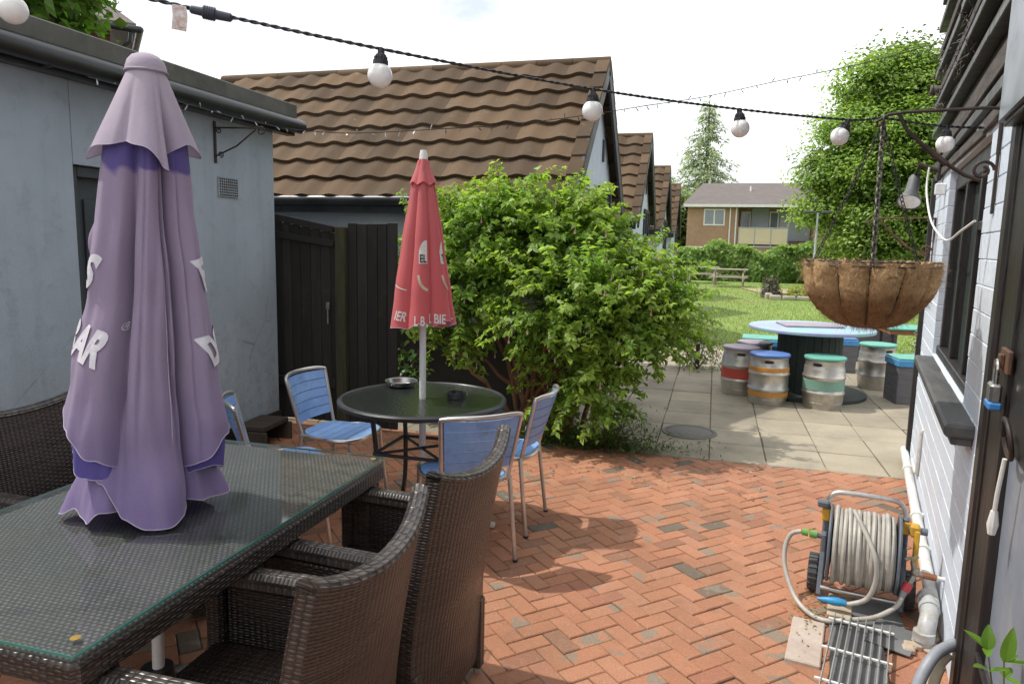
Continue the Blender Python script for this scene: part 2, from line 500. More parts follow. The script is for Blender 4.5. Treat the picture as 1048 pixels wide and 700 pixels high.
def slabs():
    V = []; F = []
    for i in range(-9, 12):
        for j in range(13):
            x0 = .04 + .417 * i + rnd.gauss(0, .003); y0 = 5.435 + .513 * j + rnd.gauss(0, .003)
            x1 = .04 + .417 * (i + 1); y1 = 5.435 + .513 * (j + 1)
            if x0 > 1.42 + (y0 - 5.8) * .187 and y0 < 5.8: continue
            g = .004; ch = .005; b = len(V); dz = .006 + rnd.gauss(0, .0018); tx = rnd.gauss(0, .003); ty = rnd.gauss(0, .003)
            cx = (x0 + x1) / 2; cy = (y0 + y1) / 2; hx = (x1 - x0) / 2 - g; hy = (y1 - y0) / 2 - g
            for (kx, ky, z) in ((hx, hy, -.03), (hx, hy, -ch), (hx - ch, hy - ch, 0)):
                for (a, e) in ((-1, -1), (1, -1), (1, 1), (-1, 1)):
                    V.append((cx + a * kx, cy + e * ky, z + dz + tx * a * kx + ty * e * ky))
            for l in (0, 4):
                for k in range(4): F.append((b + l + k, b + l + (k + 1) % 4, b + l + 4 + (k + 1) % 4, b + l + 4 + k))
            F.append((b + 8, b + 9, b + 10, b + 11))
    b = MB(); b.v = V; b.f = F; b.sm = [False] * len(F)
    return struct(b.build('slab_paving', m_slab), 'weathered buff concrete paving slabs')
slabs()

# grass blades on the lawn's near part
def grass():
    g = np.random.default_rng(5); n = 60000
    y = 12.25 + (g.random(n) ** 1.7) * 22; x = -3 + g.random(n) * 9 + (y - 12) * .12
    P = np.stack([x, y, np.full(n, -.02)], 1)
    U = np.tile([0, .0, .25], (n, 1)) + g.normal(0, .6, (n, 3)); U[:, 2] *= .2
    D = np.tile([0, 0, 1.0], (n, 1)) + g.normal(0, .25, (n, 3))
    o = leaf_cloud('grass', P, U, .055, leaf_mat('grass_blade', (.19, .30, .06), (.26, .32, .09), .65, .35, .8), aspect=.16, droop=0, fold=.0, sizevar=.5, dirs=D, seed=3)
    o['kind'] = 'stuff'; o['label'] = 'patchy sunlit lawn grass'
grass()

# ------------------------------------------------------------------ left rendered outbuilding
def render_mat(name, col, col2, patch):
    m, nt, out = nodes(name); N = NT(nt); tc = N.n('TexCoord'); v = tc.outputs['Object']
    n1 = N.noise(v, 1.3, 8, .6); n2 = N.noise(v, 7, 8, .65); n3 = N.noise(v, 70, 4)
    c = N.mix(N.mrange(n1, .35, .65, 0, 1), c4(col), c4(col2))
    c = N.mix(N.mrange(n2, .54, .72, 0, .55), c, c4(patch))
    # streaks running down
    mp = N.n('Mapping'); N.l(v, mp.inputs[0]); mp.inputs['Scale'].default_value = (6, 6, .35)
    st = N.noise(mp.outputs[0], 2, 5, .6); c = N.mix(N.mrange(st, .5, .8, 0, .4), c, c4(col2, .72))
    # flaking near the foot of the wall
    sp = N.n('SeparateXYZ'); N.l(v, sp.inputs[0])
    low = N.mrange(sp.outputs[2], .1, 1.25, 1, 0)
    fl = N.math('MULTIPLY', N.mrange(N.noise(v, 11, 8, .7), .53, .6, 0, 1), low)
    c = N.mix(fl, c, c4((.30, .33, .35)))
    hair = N.n('TexVoronoi', feature='DISTANCE_TO_EDGE'); N.l(v, hair.inputs['Vector']); hair.inputs['Scale'].default_value = 1.1
    ds = N.mrange(hair.outputs['Distance'], 0, .006, .6, 0)
    c = N.mix(N.math('MULTIPLY', N.mrange(N.noise(v, 3.2, 9, .7), .5, .7, 0, .55), low), c, c4((.15, .155, .15)))
    c = N.mix(N.math('MULTIPLY', ds, N.mrange(n1, .5, .6, 0, 1)), c, c4((.12, .13, .14)))
    p = N.n('BsdfPrincipled'); N.l(c, p.inputs['Base Color']); p.inputs['Roughness'].default_value = .75
    h = N.math('ADD', N.math('MULTIPLY', n3, .35), N.math('ADD', n2, N.math('MULTIPLY', fl, -.3)))
    N.l(N.bump(h, .45, .012), p.inputs['Normal']); N.l(p.outputs[0], out.inputs[0])
    return m
m_render = render_mat('blue_grey_render', (.385, .46, .53), (.32, .385, .445), (.225, .275, .315))
m_coping = M('felt_coping', (.075, .075, .065), (.13, .13, .115), 4, .8, bump=.4, bscale=40, dirt=(.05, .06, .04), dscale=3)
m_gutter = M('black_gutter', (.012, .014, .017), (.035, .04, .045), 3, .35, bump=.08, bscale=20)
m_darkpaint = M('dark_slate_paint', (.05, .065, .08), (.035, .045, .055), 3, .5, bump=.15)
t = thing('rendered_outbuilding', 'flat roofed outbuilding with blue grey rendered wall on the left', 'building', (-3.48, 2, 0))
W0, W1 = -4.0, 3.137   # along y, local (world y-2); the visible end is at world y 5.137
b = MB()
b.bb(-5.5, 0, W0, 1.243, 0, 2.46, .006); b.bb(-5.5, 0, 2.126, W1, 0, 2.46, .006)
b.bb(-5.5, 0, 1.243, 2.126, 1.985, 2.46, .001); b.bb(-5.5, -.16, 1.243, 2.126, 0, 1.985, .001)
b.build('wall', m_render, t)
b = MB(); b.bb(.002, .018, W0, 1.2, 0, .16); b.bb(.002, .018, 2.15, W1, 0, .16); b.build('plinth', m_black_wall, t)
b = MB(); b.bb(-5.55, .15, W0, 3.26, 2.553, 2.668, .008); b.bb(-5.55, .10, W0, 3.22, 2.464, 2.553, .004); b.build('roof', m_coping, t)
b = MB()
b.tube([(.155 + .0, W0, 2.50), (.155, 3.30, 2.50)], .055, 12)
for y in (-1, 0, 1, 2, 3): b.bb(.09, .165, y - .012, y + .012, 2.44, 2.556)
b.bb(.02, .10, W0, 3.3, 2.43, 2.462)
b.build('gutter', m_gutter, t)
d = MB(); d.bb(-.155, -.10, 1.245, 2.124, 0, 1.983, .004); door = d.build('door', m_darkpaint, t)
f = MB(); f.bb(-.10, -.04, 1.246, 1.30, .0, 1.98); f.bb(-.10, -.04, 2.07, 2.123, 0, 1.98); f.bb(-.10, -.04, 1.302, 2.068, 1.92, 1.98)
for (a0, a1) in ((.2, .9), (1.0, 1.8)): f.bb(-.102, -.085, 1.38, 1.99, a0, a1, .01)
f.build('frame', m_darkpaint, door)
v = MB(); v.bb(.001, .012, 2.446, 2.664, 1.888, 2.03, .002)
ven = v.build('air_vent', M('vent_grey', (.33, .37, .41), (.25, .28, .31), 20, .7), t)
h = MB()
for i in range(9):
    for j in range(7):
        h.bb(.012, .0135, 2.455 + i * .0232, 2.455 + i * .0232 + .015, 1.896 + j * .0188, 1.896 + j * .0188 + .012, .0005)
h.build('grille', M('vent_dark', (.02, .02, .022), None, 5, .8), ven)

# scrolled iron bracket on that wall
m_iron = M('rusty_iron', (.028, .024, .023), (.06, .035, .025), 14, .6, metal=.3, bump=.3, bscale=80)
def scroll(mb, c, r0, r1, a0, turns, ax, ay, th, n=26):
    pts = []
    for i in range(n + 1):
        q = i / n; r = r0 + (r1 - r0) * q; a = a0 + turns * 2 * PI * q
        pts.append(Vector(c) + Vector(ax) * (r * math.cos(a)) + Vector(ay) * (r * math.sin(a)))
    mb.tube(pts, th, 6)
t = thing('wall_bracket', 'empty scrolled iron hanging basket bracket on the blue grey wall', 'bracket', (-3.478, 4.43, 2.12))
b = MB(); b.bb(.0, .008, -.012, .012, 0, .29, .002); b.build('back_plate', m_iron, t)
b = MB(); b.tube([(.01, 0, .245), (.3, 0.06, .245), (.33, .066, .25)], .006, 8)
scroll(b, (.335, .067, .225), .03, .012, PI / 2, -1.2, (1, .2, 0), (0, 0, 1), .005)
b.tube([(.01, 0, .05), (.16, .03, .12), (.30, .06, .235)], .006, 8)
scroll(b, (.035, .006, .225), .02, .008, PI / 2, 1.2, (1, .2, 0), (0, 0, 1), .004); scroll(b, (.04, .008, .06), .022, .008, -PI / 2, 1.2, (1, .2, 0), (0, 0, 1), .004)
b.build('arm', m_iron, t)

# wooden step by the wall's foot
m_wood_dark = M('dark_weathered_wood', (.035, .028, .022), (.075, .055, .04), 6, .8, bump=.5, bscale=30, stretch=(1, 6, 1))
t = thing('wooden_step', 'small dark timber step at the foot of the blue grey wall', 'step', (-3.34, 4.72, -.05), R(4))
b = MB(); b.bb(-.12, .12, -.2, .16, .19, .23, .006); b.build('tread', m_wood_dark, t)
MB().bb(-.10, .14, -.22, -.19, 0, .188).build('side', m_wood_dark, t); MB().bb(-.10, .14, .15, .18, 0, .188).build('side', m_wood_dark, t)

# ------------------------------------------------------------------ timber gate and fence panel beside it
m_fence = M('black_stained_boards', (.012, .011, .010), (.028, .024, .019), 4, .75, bump=.5, bscale=22, stretch=(9, 9, .7), island=.4, dirt=(.055, .06, .02), dscale=2.2, dlo=.6, dhi=.82)
m_moss = M('mossy_post', (.030, .030, .015), (.062, .06, .026), 7, .85, bump=.5, bscale=25, stretch=(5, 5, .6))
t = thing('wooden_gate', 'black stained boarded gate with sloping top rail between wall and post', 'gate', (-3.62, 5.3, 0))
b = MB(); x = 0
while x < .58:
    wd = rnd.uniform(.075, .1); b.bb(x, min(x + wd - .004, .60), -.012, .012, .06, 1.81 - x * .18 - .06, .003); x += wd
b.build('boards', m_fence, t)
MB().bar((0, -.032, 1.785), (.60, -.032, 1.675), .035, .055).build('rail', m_fence, t); MB().bar((.0, -.03, 1.64), (.60, -.03, 1.56), .03, .05).build('rail', m_fence, t); MB().bb(0, .60, -.04, -.014, .35, .43).build('rail', m_fence, t)
b = MB(); b.bb(.53, .56, -.055, -.043, 1.02, 1.08); b.cyl((.545, -.05, 1.02), (.545, -.05, .9), .006, 8); b.build('latch', M('galv', (.3, .3, .29), (.18, .16, .14), 20, .5, metal=.7), t)
t = tag(MB().bb(-.045, .045, -.045, .045, 0, 1.70, .006).build('gate_post', m_moss, None, (-2.97, 5.31, 0)), 'green mossy timber gate post between gate and fence panel', 'post')
t = thing('fence_panel', 'black vertical board fence panel right of the mossy post', 'fence', (-2.92, 5.33, 0))
b = MB(); x = 0
while x < .36:
    wd = rnd.uniform(.08, .1); b.bb(x, x + wd - .005, -.012, .012, .03, 1.735 + rnd.uniform(-.008, .008), .003); x += wd
b.build('boards', m_fence, t)
MB().bb(0, .40, .014, .05, 1.4, 1.48).build('rail', m_fence, t); MB().bb(0, .40, .014, .05, .4, .48).build('rail', m_fence, t)

# ------------------------------------------------------------------ the row of steep tiled gable houses
def tile_mat():
    m, nt, out = nodes('brown_roof_tile'); N = NT(nt); tc = N.n('TexCoord'); g = N.n('NewGeometry'); v = tc.outputs['Object']
    n1 = N.noise(v, 1.6, 8, .65); n2 = N.noise(v, 60, 5, .7); n3 = N.noise(v, 9, 6, .7)
    c = N.mix(N.mrange(n1, .35, .65, 0, 1), (.115, .073, .041, 1), (.088, .060, .037, 1))
    c = N.mix(N.mrange(n3, .5, .8, 0, .6), c, (.10, .082, .06, 1))
    k = N.mrange(g.outputs['Random Per Island'], 0, 1, .66, 1.28); k2 = N.math('MULTIPLY', k, N.mrange(n2, .2, .8, .8, 1.2)); cc = N.n('CombineColor')
    for i in range(3): N.l(k2, cc.inputs[i])
    c = N.mix(1.0, c, cc.outputs[0], 'MULTIPLY')
    c = N.mix(N.mrange(N.noise(v, 9, 9, .78), .62, .72, 0, .65), c, (.36, .33, .27, 1))
    p = N.n('BsdfPrincipled'); N.l(c, p.inputs['Base Color']); p.inputs['Roughness'].default_value = .85; p.inputs['Specular IOR Level'].default_value = .25
    N.l(N.bump(n2, .4, .006), p.inputs['Normal']); N.l(p.outputs[0], out.inputs[0]); return m
m_tile = tile_mat()
m_gable = render_mat('pale_blue_gable', (.50, .55, .63), (.43, .48, .56), (.38, .42, .48))
m_barge = M('barge_board_black', (.022, .026, .034), (.04, .045, .055), 4, .5, bump=.2)
m_glassdk = M('window_glass_dark', (.03, .036, .045), (.05, .06, .07), 2, .08, .03, bump=0, fine=0, spec=.8)
HW, ZE, ZR, LEN = 1.68, 1.995, 3.54, 4.6
def roof_side(mb, sgn, ncourse=8, full=True):
    """courses of rolled tiles; sgn -1 near slope, +1 far slope. local: ridge along -x at y=0"""
    S = Vector((0, sgn * HW, ZE - ZR)); L = S.length; S.normalize(); Nn = Vector((0, sgn * (ZR - ZE), HW)).normalized()
    g = L / ncourse; per = .30; nt_ = int(LEN / per)
    for cidx in range(ncourse):
        s0 = cidx * g; s1 = (cidx + 1) * g + .035
        for ti in range(nt_):
            xa = -.13 - ti * per; off = rnd.gauss(0, .0025)
            vs = []; n = 8
            for (s, lift) in ((s0, .010), (s1, .052), (s1, .018)):
                for k in range(n + 1):
                    u = k / n; wv = .030 * (.5 - .5 * math.cos(2 * PI * u)) ** 1.3
                    p = Vector((xa - u * per, 0, ZR)) + S * (s + off) + Nn * (wv + lift)
                    vs.append(p)
            fs = []
            for r_ in range(2):
                for k in range(n):
                    q = (r_ * 9 + k, r_ * 9 + k + 1, (r_ + 1) * 9 + k + 1, (r_ + 1) * 9 + k)
                    fs.append(q if sgn > 0 else q[::-1])
            mb.add(vs, fs, smooth=True)
def gable_house(y, label, first):
    t = thing('gable_house', label, 'house', (-1.2, y, 0), 0, 'row of steep gabled houses')
    b = MB(); x1 = -.13; x0 = -LEN; hw = HW - .2
    pts = [(0, -hw, 0), (0, hw, 0), (0, hw, ZE + .14), (0, 0, ZR - .03), (0, -hw, ZE + .14)]
    b.poly([(x1, p[1], p[2]) for p in pts], LEN - .2, (-1, 0, 0)); b.build('wall', m_gable, t)
    b = MB()
    b.bb(x0 + .1, x1 + .012, -hw - .012, -hw, 0, .76); b.build('plinth', m_black_wall, t)
    b = MB(); roof_side(b, -1); roof_side(b, 1)
    # verge strip of plain tiles and the ridge
    for sgn in (-1, 1):
        S = Vector((0, sgn * HW, ZE - ZR)); L = S.length; S.normalize(); Nn = Vector((0, sgn * (ZR - ZE), HW)).normalized()
        for k in range(8):
            a = Vector((-.065, 0, ZR)) + S * (L / 8 * k) + Nn * .03; e = Vector((-.065, 0, ZR)) + S * (L / 8 * (k + 1) + .02) + Nn * .05
            b.bar(a, e, .14, .03, .006, Nn)
    k = 0.0
    while k < LEN - .1:
        b.tube([(-k, 0, ZR - .012), (-k - .40, 0, ZR - .012)], [.066, .066], 12); k += .405
    rf = b.build('roof', m_tile, t)
    # underside and eaves
    b = MB()
    for sgn in (-1, 1):
        a = Vector((-.016, 0, ZR - .06)); e = Vector((-.016, sgn * (HW + .02), ZE - .06))
        b.bar(a, e, .03, .17, .004, (0, sgn * (ZR - ZE), HW))
    b.build('barge_board', m_barge, t)
    b = MB(); b.tube([(-.05, -HW - .04, ZE - .025), (-LEN, -HW - .04, ZE - .025)], .05, 10); b.bb(-LEN, -.05, -HW - .005, -HW + .03, ZE - .14, ZE + .04); b.build('gutter', m_gutter, t)
    fr = MB(); yw0, yw1, z0, z1 = .27, 1.13, 1.3, 2.27
    fr.bb(-.13 + .002, -.09, yw0, yw1, z1 - .07, z1); fr.bb(-.128, -.09, yw0, yw1, z0, z0 + .07)
    for yy in (yw0, .66, yw1 - .07): fr.bb(-.127, -.092, yy, yy + .07, z0 + .071, z1 - .071)
    wi = fr.build('window', m_barge, t)
    g = MB(); g.bb(-.126, -.112, yw0 + .07, yw1 - .07, z0 + .07, z1 - .07, .001); g.build('pane', m_glassdk, wi)
    MB().bb(-.128, -.105, .47, .53, 2.55, 2.80, .004).build('vent', m_darkpaint, t); MB().bb(-.128, -.110, .60, .67, 2.84, 2.90).build('vent', m_darkpaint, t)
    return t
gl = ['nearest brown tiled gable house rising behind the bush', 'second gable house from the front with steep brown tiled roof',
      'third gable house from the front, small beyond the bush', 'furthest small gable house next to the distant brick house']
for i in range(4): gable_house(7.926 + 5.31 * i, gl[i], i == 0)

# ------------------------------------------------------------------ distant brick house
def fac_mat(name, c1, c2, sx, sz, mort):
    m, nt, out = nodes(name); N = NT(nt); tc = N.n('TexCoord'); uv = N.n('UVMap')
    br = N.n('TexBrick'); N.l(uv.outputs[0], br.inputs['Vector']); br.inputs['Color1'].default_value = c4(c1); br.inputs['Color2'].default_value = c4(c2); br.inputs['Mortar'].default_value = c4(mort)
    br.inputs['Scale'].default_value = 1; br.inputs['Brick Width'].default_value = sx; br.inputs['Row Height'].default_value = sz; br.inputs['Mortar Size'].default_value = .008
    n = N.noise(tc.outputs['Object'], .7, 7, .6)
    c = N.mix(N.mrange(n, .4, .7, 0, .45), br.outputs[0], c4(c2, .75)); c = N.mix(N.mrange(N.noise(tc.outputs['Object'], 3, 8, .75), .5, .7, 0, .5), c, c4(c1, 1.25))
    p = N.n('BsdfPrincipled'); N.l(c, p.inputs['Base Color']); p.inputs['Roughness'].default_value = .85
    N.l(N.bump(br.outputs['Fac'], -.3, .01), p.inputs['Normal']); N.l(p.outputs[0], out.inputs[0]); return m
m_fbrick = fac_mat('buff_brick', (.40, .23, .14), (.32, .185, .115), .225, .075, (.36, .30, .22))  # brick colour lightened to carry the distance haze
m_ftile = fac_mat('grey_roof_tiles', (.125, .115, .11), (.165, .135, .125), .3, .22, (.10, .09, .085))
m_white = M('white_paint', (.74, .74, .72), (.66, .66, .63), 3, .5, bump=.05)
m_cream = M('cream_panel', (.62, .54, .36), (.56, .48, .33), 1, .6, bump=.03)
m_greyp = M('grey_infill_panel', (.42, .45, .47), (.36, .38, .40), 1, .6, bump=.03)
m_winglass = M('window_glass_pale', (.16, .18, .20), (.25, .28, .30), .8, .1, .03, bump=0, fine=0, spec=.8)
t = thing('brick_house', 'two storey buff brick house with grey tiled roof beyond the hedge', 'house', (0, 50, 0))
b = MB(); b.bb(-1.98, 1.30, 0, 7, 0, 4.32, .01); b.bb(1.30, 6.0, 1.6, 7, 0, 4.30, .01); b.bb(1.301, 6.0, 0, 1.599, 0, 1.62, .01); b.bb(6.0, 14, 0, 7, 0, 4.32, .01)
b.build('wall', m_fbrick, t)
b = MB(); b.poly([(-2.3, -.45, 4.33), (16.4, -.45, 4.33), (15.2, 3.5, 6.0), (-1.15, 3.5, 6.0)], .08, (0, 0, 1)); b.poly([(-2.3, 7.4, 4.33), (-1.15, 3.5, 6.0), (15.2, 3.5, 6.0), (16.4, 7.4, 4.33)], .08, (0, 0, 1))
b.poly([(-2.3, -.45, 4.33), (-1.15, 3.5, 6.0), (-2.3, 7.4, 4.33)], .06, (0, 0, 1))
rf = b.build('roof', m_ftile, t)
b = MB(); b.cyl((2.05, 2.0, 5.2), (2.05, 2.0, 5.75), .07, 10); b.build('vent_pipe', m_white, rf)
b = MB(); b.bb(-2.25, 16.3, -.47, -.44, 4.22, 4.40); b.build('fascia', m_white, t)
b = MB(); b.bb(-1.98, 1.30, -.02, -.002, 1.50, 1.62); b.build('string_course', m_white, t)
def fwin(x0, x1, z0, z1, y=0, n=2):
    f = MB(); f.bb(x0, x1, y - .05, y - .002, z0, z0 + .09); f.bb(x0, x1, y - .05, y - .002, z1 - .09, z1)
    for k in range(n + 1):
        xx = x0 + (x1 - x0 - .08) * k / n; f.bb(xx, xx + .08, y - .048, y - .003, z0 + .091, z1 - .091)
    o = f.build('window', m_white, t); g = MB(); g.bb(x0 + .05, x1 - .05, y - .03, y - .004, z0 + .05, z1 - .05, .001); g.build('pane', m_winglass, o)
fwin(-.92, .45, 3.02, 4.12); fwin(-1.0, .15, .6, 1.46)
fwin(1.5, 2.15, 2.1, 4.05, 1.6, 1); fwin(3.35, 3.95, 2.1, 4.05, 1.6, 1)
for (q0, q1) in ((2.2, 3.3), (4.0, 5.95)):
    MB().bb(q0, q1, 1.52, 1.597, 2.1, 4.25).build('infill_panel', m_greyp, t)
b = MB(); b.bb(1.28, 6.02, -.06, 1.58, 1.622, 1.72); fl = b.build('balcony', m_greyp, t)
for k in range(3): MB().bb(1.40 + k * 1.02, 1.40 + k * 1.02 + .96, -.02, .02, 1.84, 2.86, .004).build('balcony_panel', m_cream, fl)
b = MB()
for k in range(4): b.bb(1.345 + k * 1.02, 1.39 + k * 1.02, -.03, .03, 1.72, 2.95, .004)
b.bb(1.35, 4.46, -.025, .025, 2.88, 2.94); b.build('balcony_rail', m_greyp, fl)
for xx in (.78, 1.16):
    b = MB(); b.cyl((xx, -.06, .2), (xx, -.06, 4.2), .045, 8); b.build('downpipe', m_white, t)

# brick house behind the outbuilding, only its eaves corner shows
t = thing('neighbour_house', 'red brick house corner with black gutter above the outbuilding roof', 'house', (-11.75, 12.2, 0), R(46))
b = MB(); b.bb(-7, -.15, 0, 5, 0, 5.6); b.build('wall', fac_mat('red_brick', (.22, .085, .055), (.17, .07, .05), .225, .075, (.2, .17, .15)), t)
b = MB(); b.poly([(-7.3, -.4, 5.62), (.3, -.4, 5.62), (-1.5, 2.5, 7.6), (-5.5, 2.5, 7.6)], .1, (0, 0, 1)); b.poly([(.3, -.4, 5.62), (.3, 5.4, 5.62), (-1.5, 2.5, 7.6)], .1, (0, 0, 1)); b.build('roof', m_ftile, t)
b = MB(); b.tube([(-7.3, -.45, 5.6), (.38, -.45, 5.6)], .07, 10); b.tube([(.36, -.45, 5.6), (.36, 5.4, 5.6)], .07, 10)
b.tube([(.2, -.42, 5.55), (.18, -.40, 5.38), (-.08, -.1, 5.12), (-.08, -.07, 2)], .045, 8); b.build('gutter', m_gutter, t)
# ------------------------------------------------------------------ vegetation
m_bark = M('bark', (.10, .075, .055), (.055, .042, .032), 6, .9, bump=.6, bscale=25, stretch=(3, 3, .6))
m_stem = M('fuchsia_stem', (.24, .115, .055), (.13, .065, .04), 8, .8, bump=.4, bscale=50, stretch=(2, 2, .5))
m_bush = leaf_mat('bush_leaf', (.34, .475, .095), (.24, .40, .075), .55, .52, 2.2)
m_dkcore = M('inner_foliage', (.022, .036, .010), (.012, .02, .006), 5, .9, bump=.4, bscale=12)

def bush():
    g = np.random.default_rng(21); B0 = np.array([-1.25, 5.85, 0])
    t = thing('fuchsia_bush', 'big arching green fuchsia bush with woody orange stems beside the red parasol', 'bush', tuple(B0))
    lobes = [(-1.85, 5.95, 1.62, .42, .40, .36), (-1.15, 5.95, 1.72, .50, .42, .36), (-.90, 5.60, 1.08, .58, .40, .42), (-1.85, 5.75, 1.12, .34, .30, .32),
             (-.55, 5.65, .92, .40, .36, .40), (-.42, 6.0, 1.28, .34, .40, .30), (-.74, 5.50, .50, .34, .24, .28), (-2.28, 6.05, 1.50, .25, .28, .26), (-1.45, 5.95, 1.84, .34, .30, .18),
             (-.85, 6.0, 1.75, .36, .36, .28), (-2.0, 5.75, .80, .22, .2, .18), (-.22, 5.85, 1.00, .22, .26, .22)]
    lobes = [(l[0] - .20, l[1], l[2] - (.12 if l[2] > 1.6 and l[0] > -1.3 else 0), *l[3:]) for l in lobes]
    # woody stems from the base into each lobe
    mb = MB(); ends = []
    for l in lobes:
        for k in range(2):
            c = np.array(l[:3]) - B0; e = c + g.normal(0, .1, 3)
            base = np.array([g.uniform(-.35, .25), g.uniform(-.15, .1), 0])
            mid = base * .7 + e * .35; mid[2] = max(.25, e[2] * .5)
            a = []
            for i in range(9):
                q = i / 8; a.append((1 - q) ** 2 * base + 2 * q * (1 - q) * mid + q * q * e + (g.normal(0, .012, 3) if 0 < i < 8 else 0))
            mb.tube(a, [.024 * (1 - .75 * i / 8) for i in range(9)], 7)
            ends.append(e)
    mb.build('stem', m_stem, t)
    # sprays: arching twigs carrying paired leaves
    P = []; U = []; Dd = []; tw = MB(); FL = []
    def inside(p):
        for l in lobes:
            q = (p - np.array(l[:3])) / np.array(l[3:6])
            if q @ q < .5: return True
        return False
    nsp = 1350
    vol = np.array([l[3] * l[4] * l[5] for l in lobes]) ** .67; vol /= vol.sum()
    for li, k in enumerate(g.multinomial(nsp, vol)):
        l = lobes[li]
        for _ in range(k):
            d = g.normal(0, 1, 3); d[2] += .25; d /= np.linalg.norm(d)
            s = np.array(l[:3]) + d * np.array(l[3:6]) * g.uniform(.45, .92)
            if s[2] < .15: continue
            L = g.uniform(.16, .40); out = d * np.array([1, 1, .6]) + g.normal(0, .35, 3); out /= np.linalg.norm(out)
            if s[2] > l[2] + .1: out[2] += .4
            pts = []; p = s.copy(); v = out.copy(); n = int(L / .026)
            for i in range(n):
                p = p + v * .026; v[2] -= .035; v /= np.linalg.norm(v); pts.append(p.copy())
            pts = np.array(pts)
            if len(pts) < 3: continue
            tw.tube([q - B0 for q in pts[::3]], .0022, 4, caps=False)
            side = np.cross(v, [0, 0, 1]); side /= max(1e-6, np.linalg.norm(side))
            for i, q in enumerate(pts):
                for sg in (-1, 1):
                    P.append(q - B0); U.append(d * .5 + np.array([0, 0, .9])); Dd.append(side * sg * .9 + v * .7 + np.array([0, 0, -.1]))
                    if g.random() < .35: P.append(q - B0 + g.normal(0, .02, 3)); U.append(g.normal(0, .5, 3) + [0, 0, .7]); Dd.append(g.normal(0, 1, 3))
            if g.random() < .16: FL.append(pts[-1] - B0)
    tw.build('twigs', m_stem, t)
    P = np.array(P)
    leaf_cloud('foliage', P, np.array(U), .060, m_bush, t, aspect=.52, droop=.25, dirs=np.array(Dd), seed=4)
    # darker inner leaves close the gaps
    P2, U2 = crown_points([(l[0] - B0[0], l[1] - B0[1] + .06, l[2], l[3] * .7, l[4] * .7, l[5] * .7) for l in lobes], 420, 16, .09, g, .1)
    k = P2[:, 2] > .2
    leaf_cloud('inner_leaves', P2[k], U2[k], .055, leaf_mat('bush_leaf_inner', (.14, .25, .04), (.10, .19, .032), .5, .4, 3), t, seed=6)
    f = MB()
    for q in FL:
        q = q + np.array([0, 0, -.02]); f.tube([q, q + np.array([0, 0, -.035]), q + np.array([0, 0, -.055])], [.002, .0045, .008], 5)
    o = f.build('flowers', M('fuchsia_flower', (.55, .22, .26), (.62, .50, .48), 30, .6, bump=0), t); o['kind'] = 'stuff'
    # skirt of low growth at its foot
bush()

def low_growth():
    g = np.random.default_rng(8)
    B0 = np.array([-.95, 5.5, 0]); n = 2600
    P = np.stack([g.normal(0, .34, n), g.normal(0, .09, n), np.abs(g.normal(0, .06, n))], 1)
    P2 = np.stack([g.normal(.28, .16, n // 2), g.normal(-.02, .08, n // 2), np.abs(g.normal(0, .13, n // 2))], 1); P = np.concatenate([P, P2])
    t = thing('low_shrub', 'feathery low green growth spreading over the paving edge under the bush', 'plant', tuple(B0))
    leaf_cloud('foliage', P, np.tile([0, 0, 1.0], (len(P), 1)), .05, leaf_mat('low_leaf', (.085, .15, .025), (.12, .16, .04), .45, .35, 5), t, aspect=.22, droop=-.3, dirs=g.normal(0, 1, P.shape) + [0, 0, .6], seed=5)
    s = MB()
    for _ in range(26):
        a = np.array([g.normal(0, .25), g.normal(0, .06), 0]); b = a + [g.normal(0, .12), g.normal(0, .1), g.uniform(.05, .2)]
        s.tube([a, (a + b) / 2 + [0, 0, .03], b], .0025, 4)
    s.build('stem', m_stem, t)
low_growth()

def sapling():
    g = np.random.default_rng(9); t = thing('garden_plant', 'small leafy plant growing in front of the black wall by the fence panel', 'plant', (-2.62, 5.75, 0))
    s = MB(); P = []; U = []
    for k in range(9):
        a = np.array([g.normal(0, .04), g.normal(0, .04), 0]); e = np.array([g.normal(0, .13), g.normal(0, .1), g.uniform(.4, .82)])
        s.tube([a, (a + e) / 2, e], [.005, .004, .002], 5)
        for i in range(18): P.append(a + (e - a) * g.uniform(.35, 1) + g.normal(0, .035, 3)); U.append([g.normal(0, .4), -.3, .8])
    s.build('stem', m_stem, t); leaf_cloud('foliage', P, U, .075, leaf_mat('sapling_leaf', (.06, .15, .03), (.09, .18, .04), .5, .35, 6), t, aspect=.55, seed=7)
sapling()

